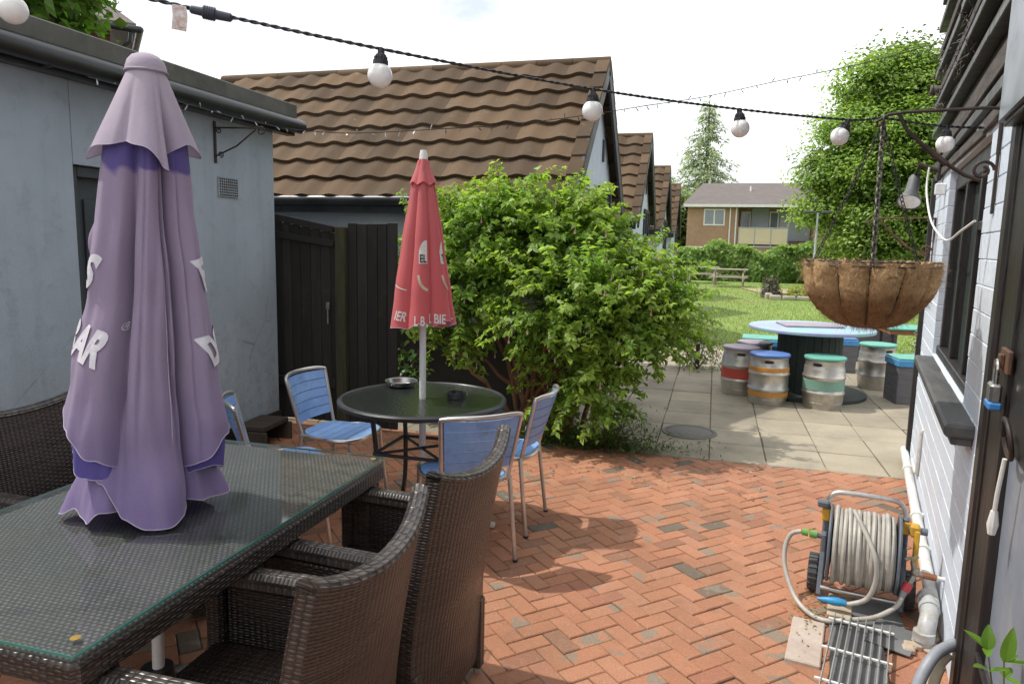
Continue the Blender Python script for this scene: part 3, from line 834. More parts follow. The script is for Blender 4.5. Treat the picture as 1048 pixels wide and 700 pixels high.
def tree(name, label, loc, lobes, trunk_h, tr, mat, nclump, per, csz, lsz, seed, group=None, flat=.55, aspect=.55, shell=.6, nl=None, core=True, zs=1.0, rs=1.0):
    """lobes given relative to the trunk foot"""
    lobes = [(l[0], l[1], l[2] * zs + (.25 if zs < 1 else 0), l[3] * rs, l[4] * rs, l[5] * rs * (.5 + .5 * zs)) for l in lobes]
    g = np.random.default_rng(seed); t = thing(name, label, 'tree', loc, 0, group)
    b = MB(); limb(b, (0, 0, -.05), (g.normal(0, .1), 0, trunk_h), tr, tr * .55, g, 7, .12, 10)
    for l in lobes:
        c = np.array(l[:3]); st = np.array([0, 0, min(trunk_h, max(trunk_h * .45, c[2] - 1.5))])
        limb(b, st, c, tr * .38, tr * .1, g, 6, .35)
        for k in range(4):
            d = g.normal(0, 1, 3); d /= np.linalg.norm(d); limb(b, st + (c - st) * g.uniform(.5, 1), c + d * np.array(l[3:6]) * .85, tr * .13, tr * .03, g, 5, .4, 5)
    b.build('trunk', m_bark, t)
    P, U = crown_points(lobes, nclump, per, csz, g, shell, flat)
    leaf_cloud('crown', P, U, lsz, mat, t, aspect=aspect, seed=seed + 1)
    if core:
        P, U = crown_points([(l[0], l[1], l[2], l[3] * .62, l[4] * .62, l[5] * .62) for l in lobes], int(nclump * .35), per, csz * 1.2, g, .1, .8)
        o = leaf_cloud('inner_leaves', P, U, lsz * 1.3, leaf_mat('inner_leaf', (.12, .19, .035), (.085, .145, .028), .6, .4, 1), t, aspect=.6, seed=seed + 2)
    return t
m_tree = leaf_mat('tree_leaf', (.35, .47, .13), (.24, .38, .10), .6, .52, .55)
m_tree2 = leaf_mat('dark_tree_leaf', (.12, .19, .045), (.085, .15, .038), .5, .4, .4)
m_tree3 = leaf_mat('hazy_tree_leaf', (.25, .33, .14), (.19, .27, .12), .65, .45, .3)
tree('broadleaf_tree', 'tall bright green broadleaf tree rising behind the hanging basket', (6.3, 30, 0),
     [(-.9, 0, 9.0, 1.5, 1.6, 1.2), (.9, .3, 8.6, 1.9, 1.8, 1.6), (-1.4, -.2, 7.0, 1.5, 1.6, 1.15), (.4, -.6, 6.8, 1.9, 1.8, 1.2), (2.2, 0, 7.0, 1.8, 1.8, 1.6), (-2.1, 0, 5.2, 1.5, 1.6, 1.0), (-.3, -.8, 5.0, 1.9, 1.7, 1.1), (2.0, -.5, 5.0, 2, 1.8, 1.3),
      (-2.2, .2, 3.5, 1.3, 1.4, .8), (-.5, -.6, 3.2, 1.6, 1.6, .9), (1.6, -.3, 3.0, 1.9, 1.7, 1.2), (.2, .3, 9.9, 1.0, 1.0, .6), (-.6, -.5, 1.8, 1.6, 1.3, .9), (1.5, 0, 1.5, 1.7, 1.3, 1.1)],
     5.6, .3, m_tree, 1150, 58, .40, .15, 31, flat=.34, zs=.84, shell=.78, rs=.86)
tree('garden_tree', 'dense green tree filling in behind the second gable and conifer', (-4.6, 56, 0),
     [(0, 0, 6.5, 2.6, 2, 2.2), (2.0, 0, 5.2, 2, 2, 2), (-2, 0, 5.5, 2, 2, 2.2), (1.6, -.5, 3.0, 2, 1.8, 1.8), (-1, 0, 3, 2.4, 2, 2)], 5, .3, m_tree3, 300, 30, .5, .36, 41, zs=.72, rs=.85)
tree('garden_tree', 'dark leafy tree low behind the right end of the hedge', (9.2, 38, 0),
     [(0, 0, 4.8, 2.6, 2, 1.8), (-2.0, 0, 3.4, 2.2, 1.8, 1.5), (1.5, 0, 3, 2.2, 2, 2), (-2.6, -.4, 1.9, 1.8, 1.4, 1.2)], 4, .3, m_tree2, 320, 30, .45, .26, 51)
for k, (x, y, h, lb) in enumerate([(-16, 70, 10, 'far hazy tree behind the roofs of the gable houses'), (24, 66, 11, 'far hazy tree to the right of the brick house roof')]):
    tree('distant_tree', lb, (x, y, 0), [(0, 0, h * .65, 4, 3, h * .3), (2.5, 0, h * .45, 3, 3, h * .28), (-2.5, 0, h * .45, 3, 3, h * .28)], h * .5, .35, m_tree3, 160, 26, .8, .5, 61 + k)
# leafy tree overhanging the outbuilding roof, top left
tree('overhanging_tree', 'bright green tree with large leaves behind the outbuilding parapet, top left', (-9.35, 7.6, 0),
     [(.2, 0, 4.95, 1.0, 1.0, .72), (1.0, .0, 4.7, .6, .7, .45), (.3, -.4, 4.5, .7, .6, .4), (-.8, -.2, 4.6, .8, .7, .5), (-.6, 0, 5.4, 1.1, 1, .9), (.3, .1, 5.7, 1.1, 1, .8)], 4.4, .16, leaf_mat('overhang_leaf', (.13, .26, .035), (.08, .18, .03), .5, .5, 1.5), 150, 30, .2, .17, 71, aspect=.5)

def conifer():
    g = np.random.default_rng(33); t = thing('conifer', 'tall loose conifer with drooping sparse branches behind the brick house roof', 'tree', (-1.3, 66, 0))
    b = MB(); H = 14.4; b.tube([(0, 0, 0), (.1, 0, H * .5), (.05, 0, H)], [.35, .2, .03], 8)
    P = []; U = []; D = []
    z = 4.5
    while z < H - .2:
        q = (H - z) / (H - 4.5); rad = 3.9 * q ** .8 + .2
        for k in range(int(5 + 4 * q)):
            a = g.uniform(0, 2 * PI); L = rad * g.uniform(.55, 1.1); d = np.array([math.cos(a), math.sin(a), 0])
            pts = [np.array([0, 0, z]) + d * L * s + np.array([0, 0, .10 * L * s - .34 * L * s * s]) for s in np.linspace(0, 1, 6)]
            b.tube(pts, [.05 * q + .02 - .012 * i * q for i in range(6)], 4, caps=False)
            for i in range(int(26 * L)):
                s = g.uniform(.15, 1); p = np.array([0, 0, z]) + d * L * s + np.array([0, 0, .10 * L * s - .34 * L * s * s]) + g.normal(0, .13, 3)
                P.append(p); U.append([0, 0, 1]); D.append(d * .5 + g.normal(0, .5, 3) + [0, 0, -.6])
        z += g.uniform(.32, .5)
    b.build('trunk', m_bark, t)
    leaf_cloud('crown', P, U, .42, leaf_mat('hazy_needles', (.40, .47, .37), (.33, .40, .31), .75, .45, .3), t, aspect=.3, dirs=np.array(D), seed=12)  # pale needles: backlit haze put into the leaf colour
conifer()

def hedge(name, label, x0, x1, y, h, dep, n, seed, mat):
    g = np.random.default_rng(seed); t = thing(name, label, 'hedge', ((x0 + x1) / 2, y, 0)); W = (x1 - x0) / 2
    P = []; U = []
    for i in range(n):
        x = g.uniform(-W, W); hh = h * (1 + .13 * math.sin(x * 1.7 + seed) + .08 * math.sin(x * 4.3)) ; r = g.random()
        bul = .18 * math.sin(x * 2.6 + 1) + .12 * math.sin(x * 6.1)
        if r < .68: z = hh * g.random() ** .8; p = [x, -dep / 2 + bul * .6 + .12 * math.sin(z * 5 + x * 3) + g.normal(0, .07), z]; u = [0, -.9, .5]
        else: p = [x, g.uniform(-dep / 2, dep / 2), hh + g.normal(0, .07)]; u = [0, -.2, 1]
        P.append(p); U.append(u)
    leaf_cloud('foliage', P, U, .17, mat, t, aspect=.7, droop=.5, seed=seed)
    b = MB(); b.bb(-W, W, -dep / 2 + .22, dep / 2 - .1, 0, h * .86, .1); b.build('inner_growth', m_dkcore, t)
m_hedge = leaf_mat('hedge_leaf', (.29, .42, .11), (.20, .33, .08), .6, .5, 1.2)
hedge('ivy_hedge', 'long ivy covered hedge at the far end of the lawn', -2.4, 4.6, 36.4, 1.55, 1.0, 13000, 3, m_hedge)
hedge('hedge', 'darker hedge continuing right beneath the broadleaf tree', 4.7, 12, 36.0, 1.9, 1.0, 8000, 5, m_tree2)

def blob_plant(name, label, loc, r, h, n, lsz, mat, seed, cat='plant', aspect=.5):
    g = np.random.default_rng(seed); t = thing(name, label, cat, loc)
    d = g.normal(0, 1, (n, 3)); d[:, 2] = np.abs(d[:, 2]); d /= np.linalg.norm(d, axis=1)[:, None]
    P = d * np.array([r, r, h]) * (g.uniform(.6, 1.05, n) + .12 * np.sin(d[:, 0] * 7 + seed))[:, None]
    leaf_cloud('foliage', P, d + [0, 0, .5], lsz, mat, t, aspect=aspect, seed=seed)
    b = MB()
    for k in range(10):
        q = g.normal(0, 1, 3); q[2] = abs(q[2]) + .4; q /= np.linalg.norm(q); b.tube([(0, 0, 0), tuple(q * np.array([r, r, h]) * .8)], [.012, .004], 5)
    b.build('stem', m_bark, t)
# round clipped shrub and the flower bed with its stone edging
m_stone = M('edging_stone', (.42, .38, .30), (.30, .27, .22), 3, .9, bump=.5, bscale=25)
blob_plant('round_shrub', 'small brownish ball shaped shrub at the flower bed corner', (1.83, 24.9, 0), .36, .72, 1500, .07, leaf_mat('brown_leaf', (.10, .075, .05), (.075, .08, .045), .5, .2, 5), 81)
blob_plant('flowering_plant', 'low yellow flowering clump inside the flower bed', (2.95, 25.3, 0), .62, .42, 1300, .09, leaf_mat('yellow_leaf', (.36, .36, .04), (.17, .24, .04), .6, .35, 6), 82)
blob_plant('flowering_plant', 'greener low clump at the back of the flower bed', (4.1, 25.7, 0), .75, .40, 1300, .09, m_bush, 83)
b = MB(); b.add([(1.9, 24.2, .0), (5.6, 24.0, .0), (6.2, 27.4, .0), (2.2, 27.0, .0)], [(0, 1, 2, 3)]); struct(b.build('flower_bed_soil', m_soil))
b = MB(); b.add([(1.6, 27.2, .004), (7, 27.6, .004), (7, 30.5, .004), (1.0, 30.2, .004)], [(0, 1, 2, 3)]); struct(b.build('gravel_patch', M('gravel', (.42, .34, .2), (.34, .27, .16), 9, .95, bump=.6, bscale=40)))
t = thing('stone_edging', 'rough pale stone edging around the flower bed', 'edging', (2, 24, 0))
b = MB()
for k in range(9):
    a = (-.1 + k * .42, .1 + .02 * k); b.box((a[0], a[1], .05), (rnd.uniform(.34, .41), .16, rnd.uniform(.12, .2)), .03, Matrix.Rotation(rnd.uniform(-.1, .1), 3, 'Z'))
for k in range(5): b.box((-.28 - .02 * k, .35 + k * .4, .06), (.2, .36, rnd.uniform(.14, .22)), .03, Matrix.Rotation(rnd.uniform(-.2, .2), 3, 'Z'))
b.build('stones', m_stone, t)
# pale flowering plants beside the slabs
blob_plant('flowering_plant', 'wispy white flowering plant at the lawn edge right of the bush', (-.15, 9.6, 0), .3, .85, 700, .055, leaf_mat('white_flower_leaf', (.42, .42, .36), (.13, .20, .05), .6, .3, 14), 84)
blob_plant('flowering_plant', 'pale silvery plant beside the dark corner pillar', (2.75, 10.2, 0), .32, .95, 1100, .05, leaf_mat('silver_leaf', (.40, .43, .36), (.22, .27, .17), .6, .3, 12), 85)

# close leafy shoots by the door, lower right
def shoots():
    g = np.random.default_rng(14); base = L2W(-.035, -4.02, .20)
    t = thing('potted_shrub', 'fresh green leafy shoots in front of the grey blue door, bottom right', 'plant', tuple(base), -TH)
    s = MB(); P = []; U = []; D = []
    for (ex, ey, ez) in ((-.03, -.02, .46), (.02, .06, .40), (.07, .0, .42), (.0, -.1, .36), (.09, -.1, .5)):
        a = np.array([.03, 0, .1]); e = np.array([ex, ey, ez]); c = (a + e) / 2 + g.normal(0, .02, 3)
        q = [(1 - u) ** 2 * a + 2 * u * (1 - u) * c + u * u * e for u in np.linspace(0, 1, 9)]
        s.tube(q, [.004 - .0003 * i for i in range(9)], 6)
        for i in range(3, 9):
            for k in range(2):
                an = g.uniform(0, 2 * PI); P.append(q[i]); D.append([math.cos(an), math.sin(an), .35]); U.append([0, 0, 1.0])
        P.append(q[-1]); D.append([0, 0, 1]); U.append([0, -1, .2])
    s.build('stem', M('green_stem', (.12, .12, .04), (.10, .06, .03), 20, .6), t)
    lf = MB()
    for q, u_, d in zip(P, U, D):
        q = Vector(q); d = Vector(d).normalized() + Vector(g.normal(0, .15, 3)); up = Vector(u_); sd = d.cross(up).normalized(); up = sd.cross(d).normalized(); L = .062 * g.uniform(.6, 1.15); Wd = L * .24; cv = g.uniform(.1, .45)
        def fn(a, b_, q=q, d=d, sd=sd, up=up, L=L, Wd=Wd, cv=cv):
            x = (a - .5) * 2; wv = math.sin(PI * min(1, b_ ** .8 * .97 + .03)) ** .8
            return q + d * (L * b_) + sd * (x * Wd * wv) + up * (abs(x) * Wd * wv * .35 - cv * L * b_ * b_ * .6)
        lf.grid(fn, 4, 8)
    lf.build('foliage', leaf_mat('shoot_leaf', (.20, .36, .05), (.15, .30, .04), .75, .5, 10, .3), t)
    p = MB(); p.lathe([(.0, .004), (.085, .004), (.11, .16), (.12, .16), (.12, .18), (.10, .18), (.095, .15), (.0, .15)], 24); p.build('pot', M('terracotta', (.3, .13, .07), (.22, .1, .06), 6, .8), t)
shoots()
# weeds at the gully edge
def weeds():
    g = np.random.default_rng(17); b = L2W(-.5, -2.75, 0); P = g.normal(0, 1, (120, 3)) * [.04, .15, .010]; P[:, 2] = np.abs(P[:, 2])
    o = leaf_cloud('weeds', P, np.tile([0, 0, 1.0], (120, 1)), .017, leaf_mat('weed_leaf', (.22, .24, .06), (.34, .28, .12), .6, .3, 30), None, aspect=.4, droop=-.4, seed=18)
    o.location = b; o.rotation_euler = (0, 0, -TH); o['kind'] = 'stuff'; o['label'] = 'yellowing weeds between the bricks beside the drain'
    P = np.stack([g.uniform(-1.2, .4, 160), g.uniform(4.6, 5.4, 160), np.full(160, .006)], 1)
    o = leaf_cloud('leaf_litter', P, np.tile([0, 0, 1.0], (160, 1)), .022, leaf_mat('fallen_leaf', (.3, .22, .1), (.42, .3, .25), .5, .1, 30), None, seed=19); o['kind'] = 'stuff'; o['label'] = 'scattered fallen petals and leaves under the bush'
weeds()
# ------------------------------------------------------------------ the pub's white painted side wall (own frame: x out of the yard, y away from the camera)
m_wpaint = M('white_masonry_paint', (.66, .73, .815), (.60, .665, .75), 2.2, .6, bump=.3, bscale=35, bdist=.005, island=.025, dirt=(.52, .53, .54), dscale=3.2, dlo=.62, dhi=.9)
m_timber = M('black_timber', (.012, .010, .010), (.026, .021, .019), 5, .45, bump=.5, bscale=26, stretch=(4, 4, .6), dirt=(.22, .20, .19), dscale=9, dlo=.70, dhi=.78)
m_oldtimber = M('weathered_timber', (.075, .062, .052), (.19, .165, .145), 7, .85, bump=.7, bscale=30, stretch=(5, .8, 5))
m_greydoor = M('grey_blue_door_paint', (.24, .28, .34), (.19, .225, .28), 3, .4, bump=.2, bscale=15, dirt=(.33, .35, .37), dscale=5)
m_lead = M('grey_blue_gloss', (.15, .175, .205), (.105, .125, .15), 2.5, .35, bump=.15, bscale=18, dirt=(.05, .055, .06), dscale=5)
m_pubglass = M('pub_window_glass', (.055, .08, .078), (.10, .13, .125), 1.5, .05, .03, bump=.02, bscale=3, fine=0, spec=1.0)
t = thing('pub_building', 'white painted brick pub wall with black timber and window on the right', 'building', tuple(O_), -TH)
# brick courses with real joints: pieces either side of the window opening
WY0, WY1, WZ0, WZ1 = -2.58, -.95, .985, 2.03
b = MB()
rows = int(2.3 / .0985); L = .43
for r in range(rows):
    z0 = r * .0985; z1 = z0 + .0962; y = -3.12 - (L / 2 if r % 2 else 0)
    while y < .0:
        a0 = max(y, -3.118); a1 = min(y + L - .003, -.012)
        segs = [(a0, a1)]
        if z1 > WZ0 and z0 < WZ1 + .01:
            segs = []
            if a0 < WY0: segs.append((a0, min(a1, WY0)))
            if a1 > WY1: segs.append((max(a0, WY1), a1))
        for (q0, q1) in segs:
            if q1 - q0 > .02:
                dx = rnd.gauss(0, .0008); b.bb(dx, .2, q0, q1, z0, z1, .003)
        y += L
b.bb(.006, .3, -3.118, WY0 - .002, 0, 2.6, .001); b.bb(.006, .3, WY1 + .002, -.015, 0, 2.6, .001); b.bb(.006, .3, WY0 - .002, WY1 + .002, 0, WZ0 - .004, .001); b.bb(.006, .3, WY0 - .002, WY1 + .002, WZ1 + .06, 2.6, .001)
b.build('wall', m_wpaint, t)
b = MB(); b.bb(.3, 7, -6.5, .02, 0, 2.7, .01); b.bb(.06, .3, -6.5, -4.4, 0, 2.7, .01); b.build('inner_wall', m_wpaint, t)
b = MB(); b.bb(-.028, .32, -.01, .09, 0, 2.12, .006); b.build('corner_post', m_timber, t)
b = MB(); b.bb(-.012, .2, -3.215, -3.12, 0, 2.12, .008); b.bb(-.004, .2, -3.24, -3.216, 0, 2.12, .002); b.bb(.002, .2, -3.47, -3.241, 0, 2.12, .004); b.build('door_post', m_timber, t)
# window
fr = MB()
fr.bb(.035, .10, WY0, WY0 + .07, WZ0 + .05, WZ1, .005); fr.bb(.035, .10, WY1 - .07, WY1, WZ0 + .05, WZ1, .005)
fr.bb(.034, .10, WY0 + .07, WY1 - .07, WZ1 - .07, WZ1 + .05, .005); fr.bb(.02, .11, WY0, WY1, WZ0 - .002, WZ0 + .05, .005)
for yy in (-2.08, -1.52): fr.bb(.036, .098, yy - .03, yy + .03, WZ0 + .051, WZ1 - .071, .004)
fr.bb(.037, .097, WY0 + .071, -2.111, 1.70, 1.74, .004)
wi = fr.build('window', m_timber, t)
g = MB(); g.bb(.075, .082, WY0 + .06, WY1 - .06, WZ0 + .05, WZ1 - .06, .001); g.build('pane', m_pubglass, wi)
s = MB(); s.bb(-.095, .034, -2.98, -1.02, .925, .975, .01); s.bb(-.07, -.0, -2.96, -1.05, .895, .925, .004); s.build('sill', M('dark_sill', (.055, .055, .055), (.10, .10, .098), 5, .6, bump=.4, bscale=22, stretch=(3, .8, 3), dirt=(.3, .29, .27), dscale=11, dlo=.66, dhi=.76), wi)
ch = MB()
for k in range(14):
    yy = -2.9 + k * .12 + rnd.uniform(-.03, .03); ch.box((.012 + rnd.uniform(-.008, .008), yy, .9775), (.012, rnd.uniform(.03, .09), .004), .001)
ch.build('peeling_paint', m_white, wi)
m_batten = M('grimy_batten', (.045, .037, .032), (.115, .098, .085), 7, .85, bump=.7, bscale=30, stretch=(5, .8, 5))
# upper storey: black timber cladding with weathered battens running along it
e = MB(); e.bb(.0, .3, -5.5, .06, 2.13, 5.2, .004); e.build('upper_wall', M('tarred_boards', (.016, .014, .014), (.045, .038, .034), 6, .7, bump=.6, bscale=24, stretch=(4, .5, 4)), t)
g = np.random.default_rng(3)
for (x, z, hgt, m_) in ((.018, 2.115, .05, m_batten), (.03, 2.19, .05, m_timber), (.022, 2.29, .09, m_batten), (.055, 2.42, .035, m_timber), (.03, 2.50, .045, m_batten), (.06, 2.60, .04, m_timber), (.05, 2.70, .05, m_batten), (.07, 2.84, .05, m_timber), (.06, 2.98, .06, m_batten), (.075, 3.16, .05, m_timber), (.07, 3.34, .07, m_batten), (.08, 3.6, .08, m_timber)):
    e = MB(); y = .09 + g.uniform(-.04, .03)
    while y > -3.4:
        L = g.uniform(1.1, 1.9); dz = g.normal(0, .006); e.bar((-x / 2, y, z + dz), (-x / 2, y - L, z + dz + g.normal(0, .008)), x - .001, hgt, .004); y -= L + .006
    e.build('batten', m_, t)
nest = MB()
for k in range(120):
    a = np.array([-.045 + g.normal(0, .02), g.uniform(-.5, -.0), g.uniform(2.55, 3.0)]); d = g.normal(0, 1, 3) * [.02, .08, .03]; nest.tube([a, a + d], .0025, 4)
for k in range(90):
    a = np.array([-.045 + g.normal(0, .015), g.uniform(-1.9, -1.2), g.uniform(2.5, 2.75)]); d = g.normal(0, 1, 3) * [.02, .08, .03]; nest.tube([a, a + d], .0022, 4)
o = nest.build('debris', m_oldtimber, t); o['kind'] = 'stuff'
e = MB(); e.cyl((-.0, -.02, 2.72), (-.085, -.02, 2.72), .03, 12); e.cyl((-.085, -.02, 2.72), (-.10, -.02, 2.72), .038, 12); e.build('vent_cap', m_oldtimber, t)
# door leaf with black sheet painting the canopy shadow, padlock hasp and ring pull
d = MB(); d.bb(.03, .07, -4.4, -3.423, .02, 2.0, .003); d.bb(.02, .03, -4.4, -3.48, 1.10, 2.0, .003)
door = d.build('door', m_greydoor, t)
d = MB(); d.bb(.012, .0195, -4.38, -3.475, 1.04, 2.0, .002); d.build('upper_shadow', m_black_wall, door)
d = MB(); d.bb(.0, .0115, -4.3, -3.48, .36, .375, .002); d.build('rail', m_timber, door)
# painted box of the canopy over the door
t = thing('door_canopy', 'grey blue glossy canopy end with rounded corner over the pub door', 'canopy', tuple(L2W(0, -3.35, 2.02)), -TH)
b = MB(); n = 10; 
pts = [(.08, 0), (.08, -.9)] + [(-.055, -.9)] + [(-.055 + .05 - .05 * math.cos(q), -.05 + .05 * math.sin(q)) for q in [PI / 2 * i / 6 for i in range(7)]]
pp = [(p[0], .24 + p[1], 0) for p in pts]
b.poly(pp, 1.2, (0, 0, 1)); b.build('fascia', m_lead, t)
b = MB(); b.bb(-.04, .08, -.6, .2, -.018, -.002, .004); b.build('underside', m_timber, t)

# padlock and hasp; ring pull with rope
m_steel = M('bright_steel', (.55, .55, .54), (.35, .34, .33), 20, .3, metal=1, bump=.1, bscale=120)
m_rust = M('rusted_steel', (.16, .08, .045), (.09, .06, .045), 25, .75, metal=.3, bump=.5, bscale=90)
p0 = L2W(-.02, -3.33, 0)
t = thing('padlock', 'steel padlock with blue bumper hanging from a rusty hasp on the black door post', 'padlock', tuple(L2W(.0, -3.46, 1.20)), -TH); t.scale = (1.4, 1.4, 1.4)
b = MB(); b.bb(-.030, -.008, -.028, .028, -.03, .012, .005); b.build('lock_body', m_steel, t)
b = MB(); b.bb(-.032, -.006, -.030, .030, -.044, -.026, .004); b.build('bumper', M('blue_plastic', (.05, .22, .55), (.04, .18, .45), 20, .4), t)
b = MB(); b.tube([(-.02, .018 * math.cos(a), .012 + .03 + .018 * math.sin(a)) if 0 <= a <= PI else (-.02, 0, 0) for a in [PI * k / 10 for k in range(11)]], .0045, 8); b.cyl((-.02, .018, .01), (-.02, .018, .044), .0045, 8); b.cyl((-.02, -.018, .01), (-.02, -.018, .044), .0045, 8); b.build('shackle', m_steel, t)
b = MB(); b.bb(-.008, .002, -.04, .05, .035, .085, .003); b.bb(-.018, -.008, -.012, .012, .045, .075, .003); b.build('hasp', m_rust, t)
t = thing('ring_pull', 'black ring handle with white painted rope end on the pub door', 'handle', tuple(L2W(.02, -3.64, 1.09)), -TH)
b = MB(); b.tube([(-.03 - .01 * math.sin(a), .06 * math.cos(a) - .0, .055 * math.sin(a)) for a in [PI * .35 + 2 * PI * .8 * k / 20 for k in range(21)]], .007, 8); b.build('ring', m_iron, t)
b = MB(); b.tube([(-.035, -.03, -.05), (-.04, -.015, -.15), (-.04, -.0, -.22)], .006, 8); b.tube([(-.04, 0, -.21), (-.04, .002, -.25), (-.04, .004, -.28)], [.009, .015, .010], 8); b.build('rope_end', m_white, t)

# hanging basket brackets
def bracket(label, lx, ly, z, arm, stay=True, mat=m_iron):
    t = thing('basket_bracket', label, 'bracket', tuple(L2W(lx, ly, z)), -TH, 'iron basket brackets on the pub wall')
    b = MB(); b.bb(-.008, 0, -.013, .013, -.17, .05, .002); b.build('back_plate', mat, t)
    b = MB(); b.tube([(-.004, 0, .20), (-.05, 0, .205), (-arm * .8, 0, .205), (-arm + .02, 0, .20), (-arm - .02, 0, .175), (-arm - .015, 0, .16), (-arm + .005, 0, .165)], .006, 8)
    b.tube([(-.004, 0, .21), (-.004, 0, .04)], .007, 8)
    scroll(b, (-.045, 0, -.015), .036, .012, 0, 1.25, (1, 0, 0), (0, 0, 1), .006)
    pts = [(-.05, 0, -.05), (-.10, 0, -.03), (-.2, 0, .04), (-.3, 0, .14), (-arm * .86, 0, .2)]
    b.tube(pts, .007, 8); b.tube([(-.16, 0, .01), (-.2, .004, .045), (-.24, 0, .08)], .011, 8); b.build('arm', mat, t)
    return t
bracket('black scrolled iron bracket holding the coir hanging basket', -.004, -2.85, 1.91, .385)
bracket('rusty iron bracket further along the white wall, carrying no basket', -.004, -.30, 1.62, .40, mat=m_rust)

# coir hanging basket
m_wire = M('black_wire', (.02, .02, .02), (.05, .04, .035), 20, .5, bump=0)
def coir_mat():
    m, nt, out = nodes('coir'); N = NT(nt); tc = N.n('TexCoord'); v = tc.outputs['Object']
    w1 = N.noise(v, 14, 9, .75); mp = N.n('Mapping'); N.l(v, mp.inputs[0]); mp.inputs['Rotation'].default_value = (.5, .6, .4); mp.inputs['Scale'].default_value = (20, 160, 60)
    fb = N.noise(mp.outputs[0], 1, 6, .8); mp2 = N.n('Mapping'); N.l(v, mp2.inputs[0]); mp2.inputs['Rotation'].default_value = (-.7, .3, 1.9); mp2.inputs['Scale'].default_value = (150, 22, 60)
    fb2 = N.noise(mp2.outputs[0], 1, 6, .8); f = N.math('MULTIPLY', N.math('ADD', fb, fb2), .5)
    c = N.ramp(f, [(.32, (.20, .11, .05, 1)), (.5, (.56, .37, .19, 1)), (.68, (.76, .56, .33, 1))])
    sp = N.n('SeparateXYZ'); N.l(v, sp.inputs[0])
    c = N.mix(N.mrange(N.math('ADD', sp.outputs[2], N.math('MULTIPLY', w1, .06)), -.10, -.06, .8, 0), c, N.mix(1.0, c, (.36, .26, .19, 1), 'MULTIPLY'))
    c = N.mix(N.mrange(w1, .4, .7, 0, .4), c, (.58, .40, .22, 1))
    p = N.n('BsdfPrincipled'); N.l(c, p.inputs['Base Color']); p.inputs['Roughness'].default_value = .95; p.inputs['Specular IOR Level'].default_value = .1
    N.l(N.bump(N.math('ADD', f, w1), 1.0, .012), p.inputs['Normal']); N.l(p.outputs[0], out.inputs[0]); return m
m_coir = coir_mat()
BZ = 1.545; BR = .236
t = thing('hanging_basket', 'empty coir lined wire hanging basket on chains over the yard', 'basket', tuple(L2W(-.385, -2.85, BZ)), -TH)
NW = 12
def bask(a, s, off=0.0):
    # s 0 rim .. 1 bottom
    th = s * PI / 2; r = (BR) * math.cos(th) ** .72; z = -.245 * math.sin(th) ** 1.15
    rib = abs(math.sin(a * NW / 2)); k = (.034 * rib ** .5 - .022) * math.cos(th) ** .4
    return r + k + off, z
b = MB(); g = np.random.default_rng(40); nu, nv = 144, 34
nz = [[g.normal(0, .0022) for _ in range(nu)] for _ in range(nv + 1)]
vs = []; fs = []
for j in range(nv + 1):
    for i in range(nu):
        a = 2 * PI * i / nu; r, z = bask(a, j / nv); r += nz[j][i] + .004 * math.sin(a * 5 + j * .3); r = max(r, .002)
        dz = (.008 + nz[0][i] * 3) if j == 0 else 0
        vs.append((r * math.cos(a), r * math.sin(a), z + dz))
for j in range(nv):
    for i in range(nu): fs.append(((j + 1) * nu + i, (j + 1) * nu + (i + 1) % nu, j * nu + (i + 1) % nu, j * nu + i))
b.add(vs, fs, smooth=True)
# inside face
ins = [(v[0] * .93, v[1] * .93, v[2] * .93 + .0) for v in vs]; b.add(ins, [f[::-1] for f in fs], smooth=True)
rim = [(i, (i + 1) % nu, nu * (nv + 1) + (i + 1) % nu, nu * (nv + 1) + i) for i in range(nu)]
b.add(vs[:nu] + ins[:nu], [(i, (i + 1) % nu, nu + (i + 1) % nu, nu + i) for i in range(nu)], smooth=True)
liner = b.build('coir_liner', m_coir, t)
b = MB()
for k in range(6500):
    a = g.uniform(0, 2 * PI); s = g.random() ** 1.3; r, z = bask(a, s); p = np.array([r * math.cos(a), r * math.sin(a), z + .004])
    if s < .06: p[2] += g.uniform(0, .012)
    d = g.normal(0, 1, 3); d -= .3 * d @ p / (p @ p) * p; d /= np.linalg.norm(d); L = g.uniform(.012, .045); q = p + d * L + p * g.uniform(.01, .07)
    sd = np.cross(d, p); sd /= max(1e-6, np.linalg.norm(sd)); sd *= .0007
    b.add([p - sd, p + sd, q], [(0, 1, 2)])
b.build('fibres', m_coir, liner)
b = MB()
for k in range(NW):
    a = 2 * PI * k / NW; pts = []
    for j in range(15):
        r, z = bask(a, j / 14 * .97, .003); pts.append((r * math.cos(a), r * math.sin(a), z))
    b.tube(pts, .0028, 6, caps=False)
for (z, r, th) in ((.012, BR + .006, .003), (-.004, BR + .006, .003)): b.tube([(r * math.cos(2 * PI * i / 48), r * math.sin(2 * PI * i / 48), z) for i in range(48)], th, 6, closed=True)
b.build('wire_frame', m_wire, t)
def chain(p, q, mb, link=.026, r=.0022):
    p = Vector(p); q = Vector(q); d = q - p; L = d.length; d.normalize(); u = d.orthogonal().normalized(); v = d.cross(u); n = int(L / (link * .72))
    for k in range(n + 1):
        c = p + d * (L * k / n); s = u if k % 2 else v; pts = []
        for i in range(10):
            a = 2 * PI * i / 10; pts.append(c + d * (link * .5 * math.cos(a)) + s * (link * .30 * math.sin(a)))
        mb.tube(pts, r, 5, closed=True)
apex = (0, 0, .53)
for k, a in enumerate((-PI * .48, PI * .25, PI * .85)):
    b = MB(); chain(apex, (BR * math.cos(a) * (1 if k else .4), BR * math.sin(a) * (1 if k else 1.0), .012), b, .030 if k == 0 else .024, .0034 if k == 0 else .0018); b.build('chain', M('chain_steel', (.10, .09, .08), (.2, .18, .16), 40, .45, metal=.7, bump=0) if k == 0 else m_wire, t)
